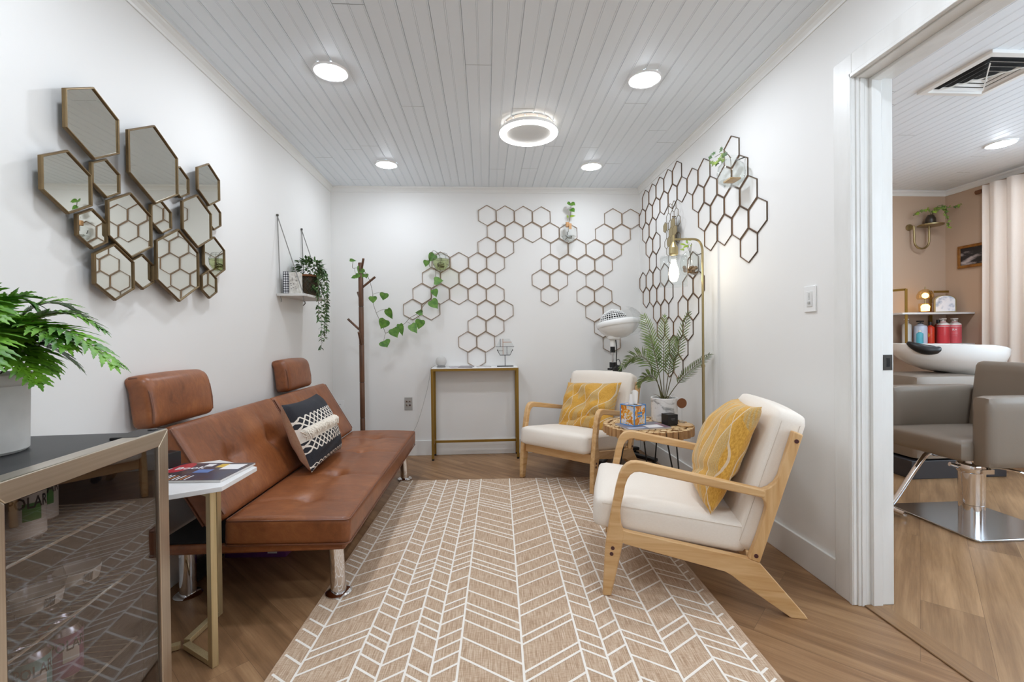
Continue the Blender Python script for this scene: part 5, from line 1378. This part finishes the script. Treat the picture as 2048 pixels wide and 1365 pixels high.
bw = thing('shampoo_unit', 'white ceramic shampoo basin on a taupe backwash unit in the salon corner', 'shampoo basin', (3.59, 3.35, 0))
bl = MB(); n = 48; rows = []
def basin_pt(a, lev):                     # lev 0 rim outside ... 1 bottom
    x = .405*math.cos(a); y = .27*math.sin(a); k = 1-lev**2*.62; z = .965-.0*lev
    rimz = .975-.05*max(0, math.cos(a))**2*1.3+.012*max(0, -math.cos(a))
    return V((x*k-.02*lev+.0, y*k, rimz-(.205*lev**.75)))
lv_ = [0, .12, .3, .5, .75, 1]
for l_ in lv_: rows.append([basin_pt(2*PI*k/n, l_) for k in range(n)])
inner = []
for l_ in (0, .1, .3, .55, .85, 1): inner.append([V((p_.x*.95, p_.y*.94, p_.z+.014)) if l_ > 0 else V((p_.x*.97, p_.y*.96, p_.z+.004)) for p_ in [basin_pt(2*PI*k/n, l_*.82) for k in range(n)]])
allr = rows[::-1]+inner
vs = [p_ for rw in allr for p_ in rw]
bl.add(vs, [(i*n+k, i*n+(k+1) % n, (i+1)*n+(k+1) % n, (i+1)*n+k) for i in range(len(allr)-1) for k in range(n)]+[tuple(range(n))[::-1], tuple((len(allr)-1)*n+k for k in range(n))])
bl.build('basin', M['white_ceramic'], bw, sharp=70)
b = MB(); P = [V((-.385+.05*abs(math.sin(t_))**2+.02, .16*math.sin(t_), .985-.03*math.cos(t_)**2)) for t_ in [-1.3+2.6*i/16 for i in range(17)]]
P = smooth_path([(-.385, -.05, .995), (-.372, -.10, .968), (-.335, -.145, .945), (-.285, -.175, .945), (-.26, -.18, .972)], 4)
b.tube(P, [.012+.026*math.sin(PI*i/16) for i in range(17)], 12); b.build('neck_rest', M['black_plastic'], bw, sharp=80)
b = MB(); b.rbox(.36, .2, .31, .04, (12, 8, 8), lambda p, q: (setattr(p, 'z', p.z-(.05*(q[0] > .2)*(q[0]-.2) if q[2] > 0 else 0)), p)[1], 0, Matrix.Translation((-.12, -.02, .45))); b.build('cabinet', M['taupe_light'], bw, sharp=60)
MB().box(-.5, .24, -.2, .18, 0, .135).build('plinth', M['charcoal'], bw, bevel=.005)
b = MB(); b.cyl((.08, .06, .79), (.08, .06, .775), .028, 20); b.build('drain', M['chrome'], bw)

# corner shelf: two marble boards on gold brackets
cs_ = thing('corner_shelf', 'two-tier white marble corner shelf with flat gold brackets in the salon', 'shelf', (4.2, 4.05, 1.24))
MB().box(-.42, .279, -.11, .156, 0, .016).build('upper_board', M['white_lam'], cs_, bevel=.001)
MB().box(-.42, .279, -.11, .156, -.285, -.27).build('lower_board', M['white_lam'], cs_, bevel=.001)
for x in (-.375, .1):
    b = MB(); b.bar((x, -.10 if x < 0 else .13, -.285), (x, -.10 if x < 0 else .13, .232), .024, .005, 0, (0, 1, 0)); b.bar((x, -.10 if x < 0 else .13, .228), (x-(.0 if x < 0 else 0), .156, .228), .024, .006)
    b.bar((x-.17 if x < 0 else x, .15 if x < 0 else .1, .222), (x if x < 0 else x+.17, -.1 if x < 0 else .12, .226), .006, .02)
    b.build('bracket', M['gold_paint'], cs_, smooth=False)
def bottle(x, y, z, r_, h, c, top, label, pump, txt=None, tcol=None, collar=None):
    t = thing('product_bottle', label, 'bottle', (x, y, z), 0, 'hair product bottles on the salon corner shelf')
    m_ = mat('bottle_'+c.strip('#'), c, .3)
    MB().lathe([(.0001, 0), (r_*.95, 0), (r_, .006), (r_, h*.70), (r_*.93, h*.76), (r_*.4, h*.83), (r_*.38, h*.86), (.0001, h*.86)], 28).build('bottle_body', m_, t)
    mt = mat('cap_'+top.strip('#')+label[:4], top, .35)
    if collar: MB().lathe([(r_*1.005, h*.66), (r_*.99, h*.705), (r_*.94, h*.765), (r_*.42, h*.833)], 28).build('shoulder', mt, t)
    b = MB()
    if pump:
        b.cyl((0, 0, h*.855), (0, 0, h*.90), r_*.42, 16); b.cyl((0, 0, h*.9), (0, 0, h*.95), r_*.14, 10); b.rbox(r_*.55, r_*.3, h*.03, h*.02, (4, 4, 2), None, 0, Matrix.Translation((-r_*.12, -r_*.05, h*.965)))
    else: b.cyl((0, 0, h*.85), (0, 0, h), r_*.45, 16)
    b.build('pump' if pump else 'cap', mt, t)
    if txt:
        a0 = math.atan2(-y, -x); mb = MB()
        for body, size, zz_, rot in txt:
            m2 = MB(); text(m2, body, size, Matrix.Rotation(rot, 4, 'Z'), 0)
            mb.add([((r_+.0006)*math.cos(a0+px/r_), (r_+.0006)*math.sin(a0+px/r_), zz_+py) for px, py, pz in m2.v], m2.f, 0)
        mb.build('bottle_lettering', tcol, t, smooth=False)
    return t
zb = .9705
bottle(4.255, 4.02, zb, .047, .235, '#d8434b', '#e9e6e2', 'red shampoo bottle with white pump on the salon shelf, left of the pink one', True, None, None, True)
bottle(4.368, 4.02, zb, .049, .235, '#dd6068', '#e9e6e2', 'pink-red shampoo bottle with white pump and round logo, rightmost on the salon shelf', True, [('R+', .028, .125, 0), ('- - - - -', .014, .095, 0), ('- - - -', .012, .07, 0)], M['white_ink'], True)
bottle(4.138, 4.03, zb, .03, .20, '#cf3d22', '#1c1c1e', 'orange-red bottle with black cap and a letter, on the salon shelf', False, [('K', .05, .075, 0)], mat('gold_print', '#d9a23a', .4))
bottle(4.062, 4.05, zb, .05, .215, '#c9d2e4', '#1c1c1e', 'large pale blue bottle with black pump on the salon shelf', True, [('clarify', .022, .06, PI/2)], M['ink'])
bottle(3.985, 3.98, zb, .026, .125, '#58b3c6', '#e9e6e2', 'small turquoise bottle with white cap on the salon shelf', False)
bottle(3.975, 4.10, zb, .036, .235, '#dcd9d4', '#e9e6e2', 'white pump bottle behind the gold bracket on the salon shelf', True)
bottle(4.325, 4.135, zb, .03, .225, '#a8362c', '#1c1c1e', 'dark-topped red bottle standing behind the two pink bottles', False)
tl = thing('glass_lamp', 'small lit ribbed glass dome lamp on the upper salon corner shelf', 'table lamp', (4.09, 4.03, 1.2565))
MB().lathe([(.0001, 0), (.06, 0), (.062, .008), (.0001, .01)], 28).build('base', M['rim_wood'], tl)
MB().lathe([(.042, .011), (.05, .02), (.05, .08), (.046, .088)], 24).build('lower_glass', M['amber'], tl)
MB().lathe([(.0001, .015), (.03, .015), (.034, .06), (.02, .078), (.0001, .08)], 20).build('lower_bulb', mat('amber_glow', '#ffd28a', .4, emit=5), tl)
MB().cyl((0, 0, .08), (0, 0, .13), .006, 10).build('lamp_stem', M['brass'], tl)
b = MB(); nn = 28
prof = [(.052, .125), (.06, .14), (.058, .17), (.045, .2), (.02, .217), (.0001, .22)]
vs = [((r_*(1+.06*(k % 2)))*math.cos(2*PI*k/nn), (r_*(1+.06*(k % 2)))*math.sin(2*PI*k/nn), z_) for r_, z_ in prof for k in range(nn)]
b.add(vs, [(i*nn+k, i*nn+(k+1) % nn, (i+1)*nn+(k+1) % nn, (i+1)*nn+k) for i in range(len(prof)-1) for k in range(nn)]); b.build('dome_shade', M['amber'], tl, smooth=False)
MB().ball((0, 0, .16), .026, 16).build('bulb', bpy.data.materials['amber_glow'], tl)
MB().cyl((0, 0, .217), (0, 0, .24), .005, 10).build('finial', M['brass'], tl)
ph = thing('arched_photo', 'arched gold-framed photograph on the upper salon corner shelf', 'picture', (4.315, 4.06, 1.2565), rad(-22))
def arch(w, h, inset):
    return [(-w+inset, inset), (w-inset, inset)]+[((w-inset)*math.cos(PI*i/14), h+(w-inset)*.6*math.sin(PI*i/14)) for i in range(15)]
b = MB(); b.prism(arch(.085, .115, 0), -.008, .008, lambda a, c, t: (a, t, c)); b.build('picture_frame', M['brass'], ph, bevel=.003)
MB().prism(arch(.085, .115, .012), -.0095, -.0078, lambda a, c, t: (a, t, c)).build('print', mat('pale_photo', '#e6e8ee', .3, c2='#8fa3bd', vs=16, lo=.5, hi=.65), ph, smooth=False)
fp = thing('framed_picture', 'small dark landscape photo in a gold wood frame on the taupe salon wall', 'picture', (XW, 3.955, 1.775))
mitre_ = MB()
def ring4(b, y0, y1, z0, z1, w, x0, x1, ix=0):
    b.box(x0, x1, y0, y1, z0, z0+w, ix).box(x0, x1, y0, y1, z1-w, z1, ix).box(x0, x1, y0, y0+w, z0+w, z1-w, ix).box(x0, x1, y1-w, y1, z0+w, z1-w, ix)
b = MB(); ring4(b, -.125, .125, -.105, .105, .026, -.02, -.001); b.build('picture_frame', mat('gilt_wood', '#a5702f', .4, .3, c2='#7d4f1e', vs=20), fp, bevel=.004)
b = MB().box(-.012, -.008, -.1, .1, -.08, .08); b.build('print', mat('dark_photo', '#201d1f', .35, c2='#b3a9a8', vs=13, stretch=(1, .6, 1.8), lo=.5, hi=.68), fp, smooth=False)
wsx = thing('round_shelf', 'small round brass wall shelf on a curved arm in the salon corner', 'shelf', (4.10, YB, 2.09))
b = MB(); b.cyl((0, -.001, 0), (0, -.016, 0), .03, 24); b.cyl((0, -.016, 0), (0, -.06, 0), .008, 12); b.build('wall_mount', M['brass'], wsx)
P = [(0, -.055, 0), (0, -.06, -.1)]+[(.075-.075*math.cos(PI*i/10), -.06, -.14-.075*math.sin(PI*i/10)) for i in range(11)]+[(.15, -.06, 0)]
MB().tube(P, .009, 12).build('curved_arm', M['brass'], wsx)
MB().lathe([(.0001, 0), (.098, 0), (.1, .004), (.1, .012), (.0001, .012)], 40, 0, (.15, -.075, 0)).build('disc', M['brass'], wsx)
pvx = thing('ivy_pot', 'ivy spreading from a small dark ribbed vase on the brass wall shelf', 'potted plant', (4.25, YB-.075, 2.1025))
MB().lathe([(.0001, 0), (.03, 0), (.042, .02), (.04, .055), (.026, .085), (.022, .092), (.0001, .092)], 24).build('vase', mat('dark_ribbed_vase', '#33291f', .35), pvx)
r = random.Random(14)
for P in ([(0, 0, .08), (-.04, -.02, .14), (-.13, -.01, .12), (-.17, 0, .09)], [(0, 0, .08), (.04, -.04, .17), (.13, -.06, .15), (.21, -.09, .17)], [(0, 0, .08), (.05, -.05, .15), (.09, -.07, .06), (.10, -.08, -.04)], [(0, 0, .08), (.0, -.05, .13), (.02, -.09, .14), (.05, -.1, .12)]):
    Q = smooth_path(P, 5); b = MB(); b.tube(Q, .0015, 5, 1)
    for q in Q[3:]:
        ivy_leaf(b, q, (r.uniform(-.6, .6), r.uniform(-.8, 0), r.uniform(-.8, .4)), (-.4, -1, .3), r.uniform(.022, .036), 0 if r.random() > .25 else 2)
    b.build('ivy_strand', [M['ivy'], M['stem'], M['green_lime']], pvx, sharp=80)
# curtain on a rod
cu = thing('curtain', 'blush pleated curtain hanging over the salon window', 'curtain', (XW-.09, 2.6, 0))
b = MB(); ny, nz = 110, 16; y0, y1 = .15, 1.195; vs = []
for j in range(nz+1):
    z = .03+2.335*j/nz; amp = .024+.014*(1-j/nz)
    for i in range(ny+1):
        t_ = i/ny; y = y0+(y1-y0)*t_; ph_ = t_*2*PI*8
        vs.append((-amp*math.sin(ph_)-.012*math.sin(ph_*.37+j*.12)*(1-j/nz)-.008*math.sin(2*ph_+1), y+.006*math.sin(ph_*.5+j*.4)*(1-j/nz), z))
b.add(vs, [(j*(ny+1)+i, j*(ny+1)+i+1, (j+1)*(ny+1)+i+1, (j+1)*(ny+1)+i) for j in range(nz) for i in range(ny)])
co = b.build('drape', M['curtain'], cu, sharp=80); so = co.modifiers.new('thick', 'SOLIDIFY'); so.thickness = .003
rd = thing('curtain_rod', 'dark wood curtain rod with an end knob near the salon corner', 'curtain rod', (XW-.03, 2.6, 2.335))
MB().cyl((0, -1.6, .0), (0, 1.25, .0), .013, 16).build('rod', M['rod'], rd)
MB().cyl((0, 1.245, 0), (0, 1.30, 0), .019, 16).build('finial', M['rod'], rd)
b = MB(); b.cyl((.001, 1.215, 0), (.029, 1.215, 0), .008, 10); b.cyl((0, 1.208, 0), (0, 1.222, 0), .02, 14); b.build('rod_bracket', mat('dark_bracket', '#3a332c', .5), rd)
# ceiling vent
vx = thing('air_vent', 'square stepped white ceiling air vent in the salon', 'air vent', (2.66, 2.28, H))
def sq(b, s0, z0, s1, z1, ix=0):
    vs = [(sx*s0, sy*s0, z0) for sx, sy in ((-1, -1), (1, -1), (1, 1), (-1, 1))]+[(sx*s1, sy*s1, z1) for sx, sy in ((-1, -1), (1, -1), (1, 1), (-1, 1))]
    b.add(vs, [(k, (k+1) % 4, 4+(k+1) % 4, 4+k) for k in range(4)], ix)
b = MB(); sq(b, .195, 0, .195, -.016); sq(b, .195, -.016, .165, -.018); sq(b, .165, -.018, .15, -.004); b.build('outer_frame', M['white_trim'], vx, smooth=False)
b = MB(); b.box(-.15, .15, -.15, .15, -.006, -.003); b.build('duct_opening', M['duct'], vx, smooth=False)
for s0 in (.125, .085, .045):
    b = MB(); sq(b, s0+.007, -.0185, s0-.007, -.011); sq(b, s0+.008, -.0205, s0-.0068, -.013); b.build('louver', M['white_trim'], vx, smooth=False)
b = MB(); b.bar((-.12, -.12, -.022), (.12, .12, -.022), .005, .004); b.bar((-.12, .12, -.022), (.12, -.12, -.022), .005, .004); b.cyl((0, 0, -.022), (0, 0, -.045), .003, 8); b.build('spreader', M['white_trim'], vx)

# ------------------------------------------------------------------ light, camera
set_emit(M['lamp_on'], 150); set_emit(M['lamp_dim'], 105); set_emit(M['bulb'], 30)
w = bpy.data.worlds.new('sky'); S.world = w; w.use_nodes = True
bg = w.node_tree.nodes['Background']; bg.inputs[0].default_value = (.74, .86, 1, 1); bg.inputs[1].default_value = 6.5
cam = bpy.data.cameras.new('camera'); co_ = bpy.data.objects.new('camera', cam); COL.objects.link(co_)
f, yaw, pitch, roll = 914.0, .0574, .0082, .0107
cam.sensor_fit = 'HORIZONTAL'; cam.sensor_width = 36; cam.lens = f/2048*36; cam.clip_start = .01; cam.clip_end = 60
fw = V((math.sin(yaw)*math.cos(pitch), math.cos(yaw)*math.cos(pitch), -math.sin(pitch))); rt = V((math.cos(yaw), -math.sin(yaw), 0)); up = rt.cross(fw)
# the horizon falls towards the left: the camera is rolled a little
c_, s_ = math.cos(roll), math.sin(roll)
R_, U_ = rt*c_-up*s_, up*c_+rt*s_
mm = Matrix((R_, U_, -fw)).transposed().to_4x4(); mm.translation = (0, 0, 1.0695); co_.matrix_world = mm
S.camera = co_
S.view_settings.view_transform = 'Standard'; S.view_settings.look = 'None'; S.view_settings.gamma = 1; S.view_settings.use_curve_mapping = False
S.view_settings.exposure = 0.2
cy = S.cycles; cy.use_denoising = True; cy.max_bounces = 12; cy.diffuse_bounces = 7; cy.glossy_bounces = 5; cy.transmission_bounces = 6; cy.transparent_max_bounces = 16
cy.caustics_reflective = False; cy.caustics_refractive = False; cy.sample_clamp_indirect = 6
